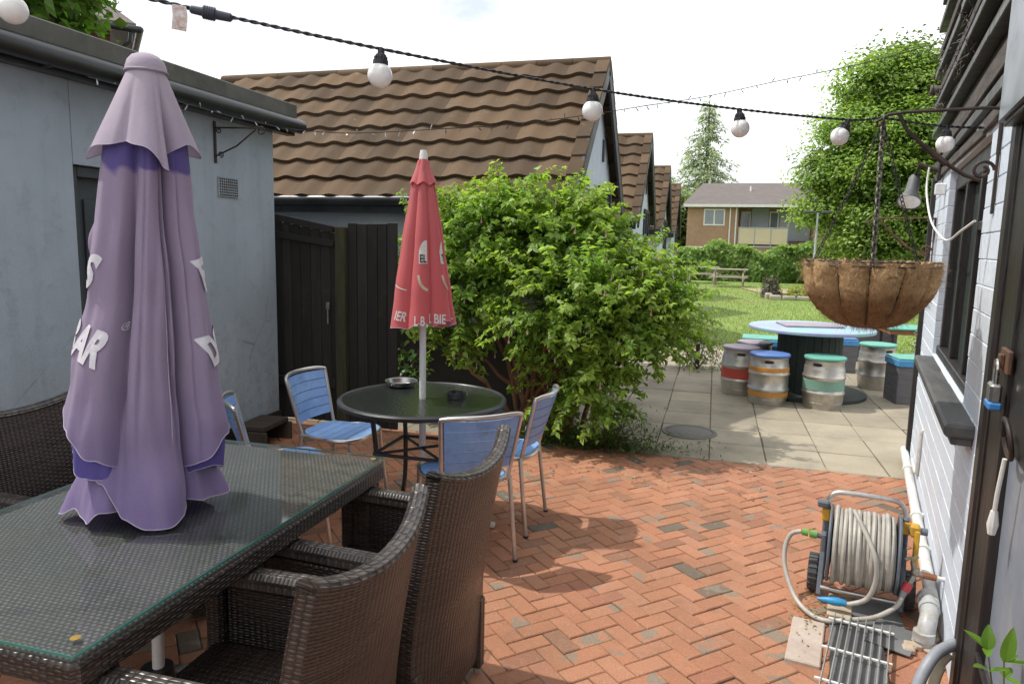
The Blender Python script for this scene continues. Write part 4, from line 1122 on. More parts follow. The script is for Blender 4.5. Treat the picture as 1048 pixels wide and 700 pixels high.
b = MB(); b.tube([(0, .012 * math.sin(q), .545 + .018 * math.cos(q)) for q in [2 * PI * k / 12 for k in range(12)]], .004, 6, closed=True); b.build('hook', m_wire, t)

# flood lamp on the far corner, white cable
t = thing('spotlight', 'grey conical outdoor spotlight angled down beside the far wall corner', 'lamp', tuple(L2W(-.175, -.45, 1.97)), -TH)
ax = Vector((-.15, -.75, -1)).normalized(); rot = ax.to_track_quat('-Z', 'Y').to_matrix()
b = MB(); b.lathe([(.001, .16), (.03, .16), (.036, .14), (.04, .03), (.052, 0), (.072, -.05), (.075, -.06), (.0745, -.062), (.068, -.06)], 24, (0, 0, 0), rot); hd = b.build('housing', M('grey_cast_metal', (.13, .135, .14), (.09, .095, .1), 10, .5, metal=.3), t)
b = MB(); b.lathe([(.001, -.072), (.05, -.070), (.068, -.058)], 24, (0, 0, 0), rot); b.build('lens', M('frosted_lens', (.85, .85, .83), (.75, .75, .73), 12, .25, bump=0), hd)
b = MB(); b.tube([tuple(rot @ Vector((0, 0, .15))), (.04, 0, .2), (.10, 0, .17), (.165, 0, .15)], .014, 8); b.sphere(tuple(rot @ Vector((0, 0, .16))), .022); b.bb(.14, .163, -.05, .05, .09, .21, .006); b.build('arm', m_iron, t)
t = thing('white_cable', 'white electric cable looping from the lamp down to the window frame', 'cable', tuple(L2W(0, -1.6, 1.9)), -TH)
def cable_pts():
    P = [(-.10, -.75, 2.12), (-.105, -.78, 1.98), (-.08, -.95, 1.80), (-.05, -1.25, 1.70), (-.03, -1.6, 1.66), (-.01, -1.95, 1.70), (.02, -2.15, 1.74)]
    return [(p[0], p[1] + 1.6, p[2] - 1.9) for p in P]
def smoothpath(P, n=8):
    P = [Vector(p) for p in P]; out = []
    for i in range(len(P) - 1):
        p0 = P[max(0, i - 1)]; p1 = P[i]; p2 = P[i + 1]; p3 = P[min(len(P) - 1, i + 2)]
        for k in range(n):
            q = k / n; out.append(.5 * ((2 * p1) + (p2 - p0) * q + (2 * p0 - 5 * p1 + 4 * p2 - p3) * q * q + (3 * p1 - p0 - 3 * p2 + p3) * q ** 3))
    out.append(P[-1]); return out
b = MB(); b.tube(smoothpath(cable_pts()), .006, 8); b.build('cable', m_white, t)
b = MB(); b.bb(-.06, -.0, .82, .87, .05, .12, .006); b.build('junction_box', m_white, t)

# waste pipe along the foot of the wall, grey hoses at its end
m_pvc = M('dirty_white_pvc', (.70, .70, .68), (.58, .57, .54), 6, .45, bump=.15, bscale=40, dirt=(.30, .24, .17), dscale=9, dlo=.58, dhi=.75)
t = thing('waste_pipe', 'white plastic waste pipe running along the foot of the pub wall into the drain', 'pipe', tuple(L2W(-.05, -1.4, 0)), -TH)
b = MB(); b.tube([(.015, 1.5, .10), (.015, -1.24, .125)], .027, 14); b.build('pipe', m_pvc, t)
for y in (.9, -.1, -.62):
    b = MB(); b.cyl((.015, y - .02, .115 - y * .009), (.015, y + .02, .115 - y * .009), .034, 16); b.bb(.02, .05, y - .012, y + .012, .09, .14, .003); b.build('collar', m_pvc, t)
b = MB(); b.tube(smoothpath([(0, -1.2, .125), (0, -1.30, .122), (-.01, -1.37, .09), (-.02, -1.39, .02), (-.02, -1.39, -.02)], 5), .034, 14); b.cyl((0, -1.18, .125), (0, -1.22, .125), .041, 16); b.cyl((0, -1.27, .124), (0, -1.30, .122), .040, 16); b.cyl((-.02, -1.39, .035), (-.02, -1.39, .07), .041, 16); b.build('elbow', M('grey_pvc', (.50, .51, .51), (.40, .41, .41), 6, .4, dirt=(.3, .26, .2), dscale=10), t)
b = MB(); g = np.random.default_rng(60)
for k in range(22): b.box((-.02 + g.normal(0, .035), -1.40 + g.normal(0, .05), .012), (g.uniform(.03, .07), g.uniform(.03, .07), g.uniform(.01, .03)), .008, Matrix.Rotation(g.uniform(0, 3), 3, 'Z'))
b.build('mortar_patch', M('pale_mortar', (.52, .45, .36), (.40, .30, .22), 12, .95, bump=.5), t)
t = thing('small_pipe', 'thin white pipe bent up the far end of the pub wall above the waste pipe', 'pipe', tuple(L2W(-.012, -.75, 0)), -TH)
b = MB(); b.tube(smoothpath([(-.0, .3, .17), (-.0, -.1, .19), (-.0, -.18, .26), (0, -.2, .46), (.02, -.21, .5)]), .012, 8); b.build('pipe', m_pvc, t)
t = thing('grey_hose', 'thick grey hose arching from the pub wall down to the drain', 'hose', tuple(L2W(-.05, -3.2, 0)), -TH)
b = MB(); b.tube(smoothpath([(.06, .07, .215), (.03, .03, .225), (-.03, -.05, .21), (-.075, -.12, .13), (-.09, -.17, .02), (-.09, -.18, -.03)]), .020, 12); b.build('hose', M('grey_rubber', (.30, .32, .36), (.23, .25, .28), 8, .5), t)
t = thing('cream_hose', 'short cream plastic hose pointing down beside the thick grey hose', 'hose', tuple(L2W(-.08, -3.2, 0)), -TH)
b = MB(); b.tube(smoothpath([(.05, .02, .19), (.02, -.02, .16), (.0, -.06, .10), (-.015, -.10, -.03)]), [.016] * 8 + [.022] * 17, 12); b.build('hose', M('cream_plastic', (.62, .56, .42), (.52, .46, .34), 8, .5), t)

# outside tap
m_copper = M('copper_pipe', (.36, .15, .08), (.22, .11, .07), 20, .5, metal=.7, bump=.2)
t = thing('garden_tap', 'metal outside tap on a copper pipe with a red hose connector', 'tap', tuple(L2W(0, -2.62, .235)), -TH)
b = MB(); b.cyl((.01, 0, 0), (-.04, 0, .0), .010, 12); b.build('pipe_stub', m_pvc, t)
b = MB(); b.cyl((-.03, 0, 0), (-.082, 0, .002), .014, 14); b.build('copper_sleeve', m_copper, t)
b = MB(); b.cyl((-.08, 0, 0), (-.105, 0, .004), .012, 12); b.sphere((-.11, 0, .006), .018, 14, 10); b.cyl((-.11, 0, .0), (-.128, -.012, -.045), .012, 12); b.cyl((-.11, 0, .01), (-.122, .008, .048), .010, 12); b.cyl((-.122, .008, .048), (-.127, .010, .062), .005, 8); b.bar((-.155, -.01, .062), (-.10, .030, .066), .011, .008, .003); b.build('tap_body', M('tap_brass', (.38, .36, .32), (.25, .22, .18), 20, .4, metal=.8), t)
b = MB(); b.cyl((-.128, -.012, -.040), (-.142, -.022, -.075), .019, 14); b.build('connector', M('red_plastic', (.55, .05, .06), (.42, .05, .06), 20, .4), t)
b = MB(); b.cyl((-.142, -.022, -.075), (-.152, -.03, -.105), .015, 14, .011); b.build('hose_tail', M('grey_plastic', (.30, .31, .32), (.22, .23, .24), 8, .45), t)

# drain grate on its slates
m_galv = M('galvanised_bar', (.52, .52, .50), (.40, .39, .37), 14, .45, metal=.55, bump=.2)
t = thing('drain_grate', 'galvanised bar grate lying over the drain in front of the hose reel', 'grate', tuple(L2W(-.31, -3.0, .03)), -TH - R(3))
for k in range(8): MB().bb(-.105 + k * .03, -.101 + k * .03, -.42, .24, 0, .022, .001).build('bar', m_galv, t)
for y in (-.3, -.06, .19): MB().bb(-.125, .125, y - .005, y + .005, .006, .016, .002).build('cross_bar', m_white, t)
m_slate = M('slate', (.13, .135, .14), (.18, .185, .19), 4, .6, bump=.3, bscale=25)
def slate(lx, ly, w, l, rz, z, label):
    o = MB().box((0, 0, 0), (w, l, .008), .002).build('slate_piece', m_slate, None, tuple(L2W(lx, ly, z))); o.rotation_euler = (R(rnd.uniform(-2, 2)), R(rnd.uniform(-2, 2)), -TH + R(rz)); tag(o, label, 'slate')
o = MB().box((0, 0, 0), (.13, .36, .02), .006).build('concrete_strip', M('pinkish_concrete', (.50, .42, .36), (.40, .32, .27), 5, .9, bump=.5), None, tuple(L2W(-.50, -2.98, .003))); o.rotation_euler = (0, 0, -TH); tag(o, 'pale pinkish concrete strip on the left edge of the drain grate', 'edging')
slate(-.24, -2.62, .20, .26, 8, .012, 'loose grey slate under the hose reel wheel end')
slate(-.18, -2.80, .17, .20, -14, .018, 'loose grey slate between the grate and the waste pipe elbow')
slate(-.31, -3.0, .2, .5, 3, .010, 'long grey slate seen through the bars of the drain grate')
o = MB().box((0, 0, 0), (.10, .21, .02), .004).build('pale_brick', M('pale_brick', (.55, .45, .33), (.45, .36, .26), 9, .9), None, tuple(L2W(-.385, -2.62, .012))); o.rotation_euler = (0, 0, -TH); tag(o, 'pale cream brick lying flat below the blue hose nozzle', 'brick')
# ------------------------------------------------------------------ rattan dining set
m_rattan = weave_mat('dark_rattan', (.010, .008, .007), (.062, .044, .036), .020, .0085, .25, (.22, .40))
def top_weave():
    m, nt, out = nodes('rattan_top'); N = NT(nt); uv = N.n('UVMap'); sp = N.n('SeparateXYZ'); N.l(uv.outputs[0], sp.inputs[0]); tc = N.n('TexCoord')
    V = N.math('DIVIDE', sp.outputs[1], .0125); rowp = N.math('PINGPONG', N.math('FLOOR', V), 1.0)
    U = N.math('ADD', N.math('DIVIDE', sp.outputs[0], .0165), N.math('MULTIPLY', rowp, .5))
    su = N.math('SINE', N.math('MULTIPLY', N.math('FRACT', U), PI)); sv = N.math('SINE', N.math('MULTIPLY', N.math('FRACT', V), PI))
    h = N.math('MULTIPLY', su, sv); d = N.math('POWER', h, 2.2)
    wn = N.n('TexWhiteNoise', noise_dimensions='2D'); cv = N.n('CombineXYZ'); N.l(N.math('FLOOR', U), cv.inputs[0]); N.l(N.math('FLOOR', V), cv.inputs[1]); N.l(cv.outputs[0], wn.inputs[0])
    big = N.noise(tc.outputs['Object'], 4, 6, .6)
    k = N.math('MULTIPLY', N.mrange(wn.outputs['Value'], 0, 1, .55, 1.0), N.mrange(big, .3, .7, .55, 1.15))
    c = N.mix(N.math('MULTIPLY', d, k), (.028, .030, .028, 1), (.30, .30, .285, 1))  # light dots paint sky glints on the strands into the colour
    c = N.mix(N.mrange(N.noise(tc.outputs['Object'], 7, 5), .45, .7, 0, .35), c, (.085, .075, .045, 1))
    p = N.n('BsdfPrincipled'); N.l(c, p.inputs['Base Color']); p.inputs['Roughness'].default_value = .5
    N.l(N.bump(h, .35, .004), p.inputs['Normal']); N.l(p.outputs[0], out.inputs[0]); return m
m_rattan_top = top_weave()
m_glass = glass_mat('table_glass', (.92, .955, .945), .03, .05, (.42, .45, .45), 1.7)
m_glass_edge = M('green_glass_edge', (.05, .20, .17), (.08, .26, .22), 10, .15, bump=0, fine=0)
t = thing('rattan_table', 'long dark woven rattan table with glass top under the purple parasol', 'table', (-1.65, 1.785, 0))
b = MB(); b.bb(-.43, .43, -.72, .70, .665, .737, .012); b.build('tabletop', m_rattan_top, t)
b = MB(); b.bb(-.436, .436, -.727, .707, .655, .728, .014); b.build('apron', m_rattan, t)
g_ = MB(); g_.add([(-.437, -.728, .748), (.437, -.728, .748), (.437, .708, .748), (-.437, .708, .748)], [(0, 1, 2, 3)]); gl_ = g_.build('glass_top', m_glass, t)
e = MB(); e.bb(-.4385, -.4372, -.728, .708, .7412, .7478, .0002); e.bb(.4372, .4385, -.728, .708, .7412, .7478, .0002); e.bb(-.437, .437, -.7297, -.7284, .7412, .7478, .0002); e.bb(-.437, .437, .7084, .7097, .7412, .7478, .0002); e.build('glass_edge', m_glass_edge, gl_)
for sx in (-1, 1):
    for sy in (-1, 1):
        MB().bb(sx * .38 - .045, sx * .38 + .045, sy * .64 - .055, sy * .64 + .035, 0, .655, .01).build('leg', m_rattan, t)
for (x, y) in ((.385, -.675), (.40, .675), (-.40, .675), (-.40, -.675)):
    MB().cyl((x, y, .7484), (x, y, .7492), .011, 16).build('sticker', M('gold_sticker', (.38, .25, .05), (.28, .18, .04), 40, .4, metal=.3) if x == .385 else bpy.data.materials['gold_sticker'], t)

def rattan_chair(label):
    t = thing('rattan_armchair', label, 'chair', (0, 0, 0), 0, 'rattan armchairs round the long table')
    W = .285
    # curved full height back: hollow to the sitter, leaning out at the top
    def back(u, v, off):
        x = (u - .5) * 2 * W; s = x / W
        top = .885 + .055 * abs(s) ** 2.2
        z = .07 + (top - .07) * v
        y = -.265 - .085 * max(0, (z - .35) / .55) ** 1.4 - (1 - s * s) * .055 * min(1, z / .5) + off
        return (x, y, z)
    b = MB(); nu, nv = 22, 24
    b.grid(lambda u, v: back(u, v, -.022), nu, nv, lambda u, v: (u * .58, v * .86))
    b2 = MB(); b2.grid(lambda u, v: back(1 - u, v, .022), nu, nv, lambda u, v: (u * .58, v * .86))
    b.add(b2.v, b2.f, [b2.uv[i] for i in range(len(b2.f))], True)
    # side edges
    for u in (0, 1):
        vs = []; uv = []
        for j in range(nv + 1): vs += [back(u, j / nv, -.022), back(u, j / nv, .022)]
        fs = [(2 * j, 2 * j + 1, 2 * j + 3, 2 * j + 2) if u == 0 else (2 * j + 1, 2 * j, 2 * j + 2, 2 * j + 3) for j in range(nv)]
        fs = [f[::-1] for f in fs]
        b.add(vs, fs, [[(p % 2 * .044, p // 2 * .034) for p in f] for f in fs])
    bk = b.build('backrest', m_rattan, t)
    r = MB(); pts = [back(k / 30, 1.0, 0) for k in range(31)]
    # rolled woven top edge
    ring = 10; vs = []; fs = []; us = []
    for i, p in enumerate(pts):
        for k in range(ring):
            a = 2 * PI * k / ring; vs.append((p[0], p[1] + .026 * math.cos(a), p[2] + .018 * math.sin(a)))
    for i in range(30):
        for k in range(ring):
            l = (k + 1) % ring; fs.append((i * ring + k, (i + 1) * ring + k, (i + 1) * ring + l, i * ring + l)); us.append([(k * .016, i * .019), (k * .016, (i + 1) * .019), ((k + 1) * .016, (i + 1) * .019), ((k + 1) * .016, i * .019)])
    r.add(vs, fs, us, True); r.add(vs[:ring], [tuple(range(ring))[::-1]], [[(.02 * math.cos(k), .02 * math.sin(k)) for k in range(ring)]]); r.add(vs[-ring:], [tuple(range(ring))], [[(.02 * math.cos(k), .02 * math.sin(k)) for k in range(ring)]]); r.build('top_rail', m_rattan_edge, bk)
    s = MB(); s.bb(-.25, .25, -.255, .27, .375, .425, .012); s.build('seat', m_rattan, t)
    a = MB(); a.bb(-.22, .22, .245, .275, .28, .374, .006); a.build('seat_apron', m_rattan, t)
    for sg in (-1, 1):
        m = MB(); m.bb(sg * .255 - .032, sg * .255 + .032, -.27, .30, .60, .655, .014); ar = m.build('armrest', m_rattan_edge, t)
        m = MB(); m.bb(sg * .255 - .028, sg * .255 + .028, .235, .293, .05, .60, .01); m.bb(sg * .268 - .014, sg * .268 + .014, -.26, .234, .27, .599, .004); m.build('arm_panel', m_rattan, ar)
    for sx in (-1, 1):
        for y in (-.275, .264):
            m = MB(); m.bb(sx * .258 - .024, sx * .258 + .024, y - .024, y + .024, .025, .30, .006); lg = m.build('leg', m_rattan, t)
            m = MB(); m.cyl((sx * .258, y, 0), (sx * .258, y, .026), .012, 10); m.build('foot', M('foot_brass', (.4, .32, .25), (.3, .24, .2), 20, .5, metal=.6) if 'foot_brass' not in bpy.data.materials else bpy.data.materials['foot_brass'], lg)
    return t
m_rattan_edge = weave_mat('rattan_edge', (.012, .010, .009), (.075, .062, .054), .013, .03, .25, (.22, .40))
c1 = rattan_chair('dark rattan armchair nearest the camera on the patio side of the long table')
c1.location = (-1.08, 1.41, 0); c1.rotation_euler = (0, 0, R(91))
dup(c1, (-1.07, 2.12, 0), R(86), 'dark rattan armchair near the round table, second on the patio side of the long table')
dup(c1, (-2.26, 2.14, 0), R(-91), 'dark rattan armchair against the blue grey wall, left of the purple parasol')

# ------------------------------------------------------------------ parasols
def cloth_mat(name, c1, c2, c3, z0, z1, z2, trans=.18, zv=9.0):
    m, nt, out = nodes(name); N = NT(nt); tc = N.n('TexCoord'); v = tc.outputs['Object']; sp = N.n('SeparateXYZ'); N.l(v, sp.inputs[0])
    n1 = N.noise(v, 3, 6, .6); n2 = N.noise(v, 300, 2); mp = N.n('Mapping'); N.l(v, mp.inputs[0]); mp.inputs['Scale'].default_value = (9, 9, 1.2); n3 = N.noise(mp.outputs[0], 2, 5, .6)
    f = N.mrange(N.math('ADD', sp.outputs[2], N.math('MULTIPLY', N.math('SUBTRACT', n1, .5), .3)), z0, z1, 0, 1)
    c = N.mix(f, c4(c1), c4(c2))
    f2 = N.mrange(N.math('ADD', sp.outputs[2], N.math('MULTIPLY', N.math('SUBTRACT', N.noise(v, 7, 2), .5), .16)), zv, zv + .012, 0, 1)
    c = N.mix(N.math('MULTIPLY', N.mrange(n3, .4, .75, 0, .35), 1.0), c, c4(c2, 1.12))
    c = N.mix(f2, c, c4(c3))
    k = N.mrange(n2, .3, .7, .94, 1.05); cc = N.n('CombineColor')
    for i in range(3): N.l(k, cc.inputs[i])
    c = N.mix(1.0, c, cc.outputs[0], 'MULTIPLY')
    p = N.n('BsdfPrincipled'); N.l(c, p.inputs['Base Color']); p.inputs['Roughness'].default_value = .8; p.inputs['Sheen Weight'].default_value = .15; p.inputs['Specular IOR Level'].default_value = .2
    wr = N.noise(v, 16, 4); N.l(N.bump(N.math('ADD', n2, N.math('MULTIPLY', wr, 3.0)), .2, .004), p.inputs['Normal'])
    t = N.n('BsdfTranslucent'); N.l(c, t.inputs[0]); mx = N.n('MixShader'); mx.inputs[0].default_value = trans; N.l(p.outputs[0], mx.inputs[1]); N.l(t.outputs[0], mx.inputs[2]); N.l(mx.outputs[0], out.inputs[0])
    return m
m_purple = cloth_mat('faded_purple_canvas', (.225, .165, .345), (.345, .275, .39), (.13, .10, .30), .8, 1.25, 1.9, .18, 1.79)  # dark violet upper band: unfaded cloth with vent shade put into its colour
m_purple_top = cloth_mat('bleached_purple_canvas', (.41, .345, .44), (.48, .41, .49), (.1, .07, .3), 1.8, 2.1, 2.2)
m_violet = M('unfaded_violet_canvas', (.085, .065, .27), (.12, .085, .30), 5, .8, bump=.15, bscale=200)
m_hem = M('pale_stitching', (.50, .44, .53), (.36, .30, .42), 60, .8, bump=.1)
m_letter = M('white_print', (.72, .70, .74), (.62, .59, .65), 30, .75, bump=.05, bscale=200)
def interp(tab, z):
    for (a, ra), (b_, rb) in zip(tab, tab[1:]):
        if a <= z <= b_: 
            q = (z - a) / (b_ - a); q = q * q * (3 - 2 * q) * .35 + q * .65
            return ra + (rb - ra) * q
    return tab[0][1] if z < tab[0][0] else tab[-1][1]
PX, PY = -1.685, 1.77
FWD = math.atan2(-PY, -PX)      # azimuth (round the pole) that faces the yard's near end
t = thing('purple_parasol', 'closed faded purple parasol with white lettering standing through the long table', 'parasol', (PX, PY, 0))
WTAB = [(.74, .252), (.80, .246), (.92, .230), (1.02, .226), (1.2, .194), (1.45, .156), (1.7, .126), (1.87, .112), (2.0, .075), (2.12, .05)]
from mathutils import noise as mn
def sstep(a, b, x):
    x = min(1, max(0, (x - a) / (b - a))); return x * x * (3 - 2 * x)
def bumpf(x, c, w):
    d = (x - c + 180) % 360 - 180; return math.exp(-(d / w) ** 2)
PLE = [(-62, 32, 1.0), (2, 20, .78), (68, 27, 1.0), (118, 24, .8), (165, 26, .95), (-125, 26, .9), (-165, 18, .7)]
VAL = [(-24, 6, .34), (35, 5, .62), (24, 2.4, .16), (47, 4, .14), (92, 8, .3), (142, 8, .4), (-98, 8, .3), (-148, 8, .35), (-5, 2.0, .05)]
def body_r(ph, z, flat=0.0):
    """ph degrees, 0 towards the camera, + to its right"""
    w = interp(WTAB, z); k = sstep(2.1, 1.5, z)
    m = .76
    for (c, s, a) in PLE: m += .24 * a * bumpf(ph, c + 4 * math.sin(z * 3), s)
    for (c, s, a) in VAL: m -= a * bumpf(ph, c + 3.5 * math.sin(z * 3.4 + c), s * (1 + .5 * (1 - k))) * (.35 + .65 * k)
    m += .018 * math.sin(R(ph) * 5 + z * 9) * k + .010 * math.sin(R(ph) * 11 - z * 7) + .012 * math.sin(z * 13 + R(ph) * 2) * k
    m += k * (.085 * mn.noise((ph / 24, z * 3.2, 3.1)) + .05 * mn.noise((ph / 9, z * 4.5, 7.7)) + .03 * mn.noise((ph / 30 + z * 6, z * 9, 1.3)))
    if flat:
        q = flat * sstep(1.25, .88, z); m += (.90 + .05 * math.sin(R(ph) * 4 + 1) + .05 * mn.noise((ph / 22, z * 5, 9.1)) - m) * q
    return w * max(.35, m)
def pp(ph, r, z):
    a = FWD + R(ph); k = .040 * (z - .76); return Vector((r * math.cos(a) - math.sin(FWD) * k, r * math.sin(a) + math.cos(FWD) * k, z))
def curve(tab, x):
    for (a, ra), (b_, rb) in zip(tab, tab[1:]):
        if a <= x <= b_:
            q = (x - a) / (b_ - a); q = q * q * (3 - 2 * q); return ra + (rb - ra) * q
    return tab[0][1] if x < tab[0][0] else tab[-1][1]
# innermost layer: trails on the table top
HIN = [(-180, .79), (-150, .80), (-120, .775), (-98, .757), (-86, .768), (-76, .79), (-66, .772), (-52, .765), (-40, .80), (-20, .79), (20, .79), (38, .80), (55, .785), (78, .775), (92, .80), (120, .785), (150, .80), (180, .79)]
NU = 260; NV = 70
def inner(u, v):
    ph = -180 + 360 * u; h0 = curve(HIN, ph); z = h0 + (2.05 - h0) * v
    r = body_r(ph, z, .55) * (.84 - .13 * math.exp(-((z - .97) / .09) ** 2))
    if z < 1.0:
        q = (1.0 - z) / .24; r *= 1 + q * (.04 + .10 * math.sin(R(ph) * 8 + 1.2) + .34 * bumpf(ph, -100, 13) + .20 * bumpf(ph, 84, 12))
    return pp(ph, r, z)
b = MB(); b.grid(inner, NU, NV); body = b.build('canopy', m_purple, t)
h = MB(); h.tube([inner(k / 240, 0) for k in range(240)], .0015, 6, closed=True); h.build('hem', m_hem, body)
def flap(c, wd, hemfn, off, ztop=1.88, lining=None, name='flap', rec=.0, flat=.25):
    f = MB(); tabz = hemfn
    def fn(u, v):
        ph = c + wd * (u - .5) * 2; z0 = curve(tabz, u); z = z0 + (ztop - z0) * v
        edge = 1 - abs(2 * u - 1) ** 6; lowq = sstep(1.15, .8, z)
        r = body_r(ph, z, flat) * (.93 - rec * math.exp(-((z - .97) / .09) ** 2)) + off * edge * (1 - .55 * v) + lowq * .010 * math.sin(u * 11 + c)
        return pp(ph, r, z)
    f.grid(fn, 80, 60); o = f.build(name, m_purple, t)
    hm = MB(); hm.tube([fn(k / 80, 0) for k in range(81)], .0015, 6); hm.build('hem', m_hem, o)
    if lining:
        ins = MB()
        def fi(u, v):
            ph = c + wd * .96 * (u - .5) * 2; z0 = curve(lining, u); z1 = curve(tabz, u) + .06; z = z0 + (z1 - z0) * v
            return pp(ph, body_r(ph, max(z, .95)) * .935 + off * .35 * (1 - abs(2 * u - 1) ** 4) * v, z)
        ins.grid(fi, 60, 8); lo_ = ins.build('lining', m_violet, o)
        hm = MB(); hm.tube([fi(k / 60, 0) for k in range(61)], .0012, 6); hm.build('hem', m_hem, o)
    return fn
# the middle panel hangs lowest in front; the two outer flaps lie over it
flap(-20, 54, [(0, 1.02), (.12, .98), (.30, .885), (.50, .785), (.66, .757), (.80, .757), (.92, .775), (1, .80)], .010, name='front_panel', rec=.09, flat=.85)
flap(-62, 41, [(0, 1.15), (.18, 1.12), (.45, 1.04), (.75, .96), (1, .90)], .030, lining=[(0, 1.0), (.25, .96), (.6, .90), (1, .885)])
flap(74, 40, [(0, .88), (.15, .915), (.4, .985), (.62, 1.06), (.85, 1.13), (1, 1.16)], .030, lining=[(0, .875), (.3, .89), (.55, .865), (.8, .93), (1, 1.0)])
flap(165, 42, [(0, .95), (.5, .88), (1, .97)], .02)
flap(-140, 38, [(0, .93), (.4, .86), (1, 1.0)], .02)
b = MB(); b.tube([pp(20, body_r(20, z, .85) * (.93 - .09 * math.exp(-((z - .97) / .09) ** 2)) + .010 * (1 - .55 * (z - .76) / 1.1) + .0012, z) for z in [.775 + .9 * k / 40 for k in range(41)]], .0013, 5); b.build('seam', m_hem, body)
b = MB(); b.grid(lambda u, v: pp(10 + 8 * u, body_r(10 + 8 * u, .80 + .045 * v, .85) * (.93 - .09 * math.exp(-((.80 + .045 * v - .97) / .09) ** 2)) + .0125, .80 + .045 * v), 6, 6); b.build('patch', m_purple_top, body)
# side wing of cloth seen behind the left edge, high up
b = MB(); b.grid(lambda u, v: pp(-96 - 8 * u, .115 + .030 * u * math.sin(PI * v) + .03 * (1 - v), 1.56 + .16 * v - .05 * u), 8, 12); b.build('flap', m_purple, t)
# vent tier
def vent(u, v):
    ph = -180 + 360 * u
    hem = 1.850 - .065 * bumpf(ph, 22, 15) + .012 * bumpf(ph, -28, 10) - .035 * bumpf(ph, -88, 16) - .012 * bumpf(ph, 92, 16) + .018 * bumpf(ph, 55, 18) - .02 * bumpf(ph, 160, 25)
    z = hem + (2.078 - hem) * v; q = (2.078 - z) / .20
    r = .050 + .070 * max(0, q) ** .95
    m = 1 + .12 * q * (bumpf(ph, -70, 30) + .9 * bumpf(ph, 0, 17) + bumpf(ph, 78, 26) + bumpf(ph, 160, 30) + bumpf(ph, -140, 26)) - .12 * q * bumpf(ph, -30, 7) - .42 * q * bumpf(ph, 34, 8) - .25 * q * (bumpf(ph, 122, 12) + bumpf(ph, -108, 10)) - .07 * q * bumpf(ph, 16, 4)
    m += .012 * q * math.sin(R(ph) * 9 + z * 20)
    return pp(ph, r * m, z)
b = MB(); b.grid(vent, 260, 34); ve = b.build('vent_flap', m_purple_top, t)
h = MB(); h.tube([vent(k / 240, 0) for k in range(240)], .0014, 6, closed=True); h.build('hem', m_hem, ve)
b = MB(); b.lathe([(.057, 2.072), (.056, 2.087), (.050, 2.106), (.038, 2.120), (.02, 2.128), (.001, 2.130)], 32, tuple(pp(0, 0, 2.076) - Vector((0, 0, 2.076)))); b.tube([tuple(pp(360 * k / 32, .057, 2.076)) for k in range(32)], .0032, 6, closed=True); b.build('cap', m_purple_top, ve)
b = MB(); b.cyl((0, 0, .0), tuple(pp(0, 0, 2.06)), .019, 16); b.build('pole', m_white, t)
b = MB(); b.lathe([(.001, .0), (.24, 0), (.24, .06), (.06, .09), (.05, .2), (.001, .2)], 32); b.build('base', m_black_wall, t)
# lettering printed on the cloth
def print_text(txt, size, ph0, z0, tilt, bold=.006, cond=.62):
    V, F = text_mesh(txt, size, bold); b = MB(); vs = []
    for (x, y, _) in V:
        x *= cond; X = x * math.cos(tilt) - y * math.sin(tilt); Y = x * math.sin(tilt) + y * math.cos(tilt)
        z = z0 + Y; ph = ph0 + math.degrees(X / interp(WTAB, z))
        v = (z - 1.0) / (1.88 - 1.0); vs.append(pp(ph, body_r(ph, z, .25) * .93 + .030 * (1 - .55 * max(0, v)) + .0045, z))
    b.add(vs, F, smooth=True); return b
print_text('BAR', .13, -60, 1.29, R(-20)).build('lettering', m_letter, body)
print_text('®', .034, -28, 1.335, R(-20), .0).build('lettering', m_letter, body)
print_text('DOOM', .125, 91, 1.285, R(22)).build('lettering', m_letter, body)
print_text('S', .13, -62, 1.49, R(-20)).build('lettering', m_letter, body)
print_text('E', .135, 68, 1.48, R(24)).build('lettering', m_letter, body)

# red parasol through the round table
RX, RY = -1.545, 3.65; FW2 = math.atan2(-RY, -RX)
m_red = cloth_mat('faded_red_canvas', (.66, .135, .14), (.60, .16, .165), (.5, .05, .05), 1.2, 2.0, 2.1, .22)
t = thing('red_parasol', 'closed red parasol with white lettering on a white pole in the round table', 'parasol', (RX, RY, 0), FW2)
RT = [(1.10, .186), (1.3, .158), (1.6, .113), (1.85, .072), (1.95, .05), (2.05, .026)]
def red_r(ph, z, k=1.0):
    m = .80 + .24 * abs(math.cos(R(ph * 3.5 + 18 + 5 * math.sin(z * 2)))) ** .75 + .03 * math.sin(R(ph) * 3 + z * 4)
    return interp(RT, z) * m
def rp(ph, r, z): a = R(ph); return Vector((r * math.cos(a), r * math.sin(a), z))
def red_hem(ph): return 1.135 + .035 * abs(math.cos(R(ph * 3.5 + 18))) * math.sin(R(ph * 1.0) + 1.2) + .01 * math.sin(R(ph * 2))
def redfn(u, v):
    ph = -180 + 360 * u; h_ = red_hem(ph); z = h_ + (2.03 - h_) * v; return rp(ph, red_r(ph, z), z)
b = MB(); b.grid(redfn, 210, 50); body = b.build('canopy', m_red, t)
h = MB(); h.tube([redfn(k / 200, 0) for k in range(200)], .002, 5, closed=True); h.build('hem', m_hem, body)
def rvent(u, v):
    ph = -180 + 360 * u; z = 1.905 + .008 * math.cos(R(ph * 7)) + (2.04 - 1.905) * v; q = (2.04 - z) / .135
    return rp(ph, (.024 + .05 * q) * (.9 + .16 * abs(math.cos(R(ph * 3.5 + 18))) * q), z)
b = MB(); b.grid(rvent, 168, 12); b.build('vent_flap', m_red, t)
b = MB(); b.lathe([(.001, 2.085), (.016, 2.083), (.021, 2.06), (.024, 2.03), (.02, 2.03)], 16); b.build('finial', m_white, t)
b = MB(); b.cyl((0, 0, .03), (0, 0, 2.04), .0185, 16); b.build('pole', m_white, t)
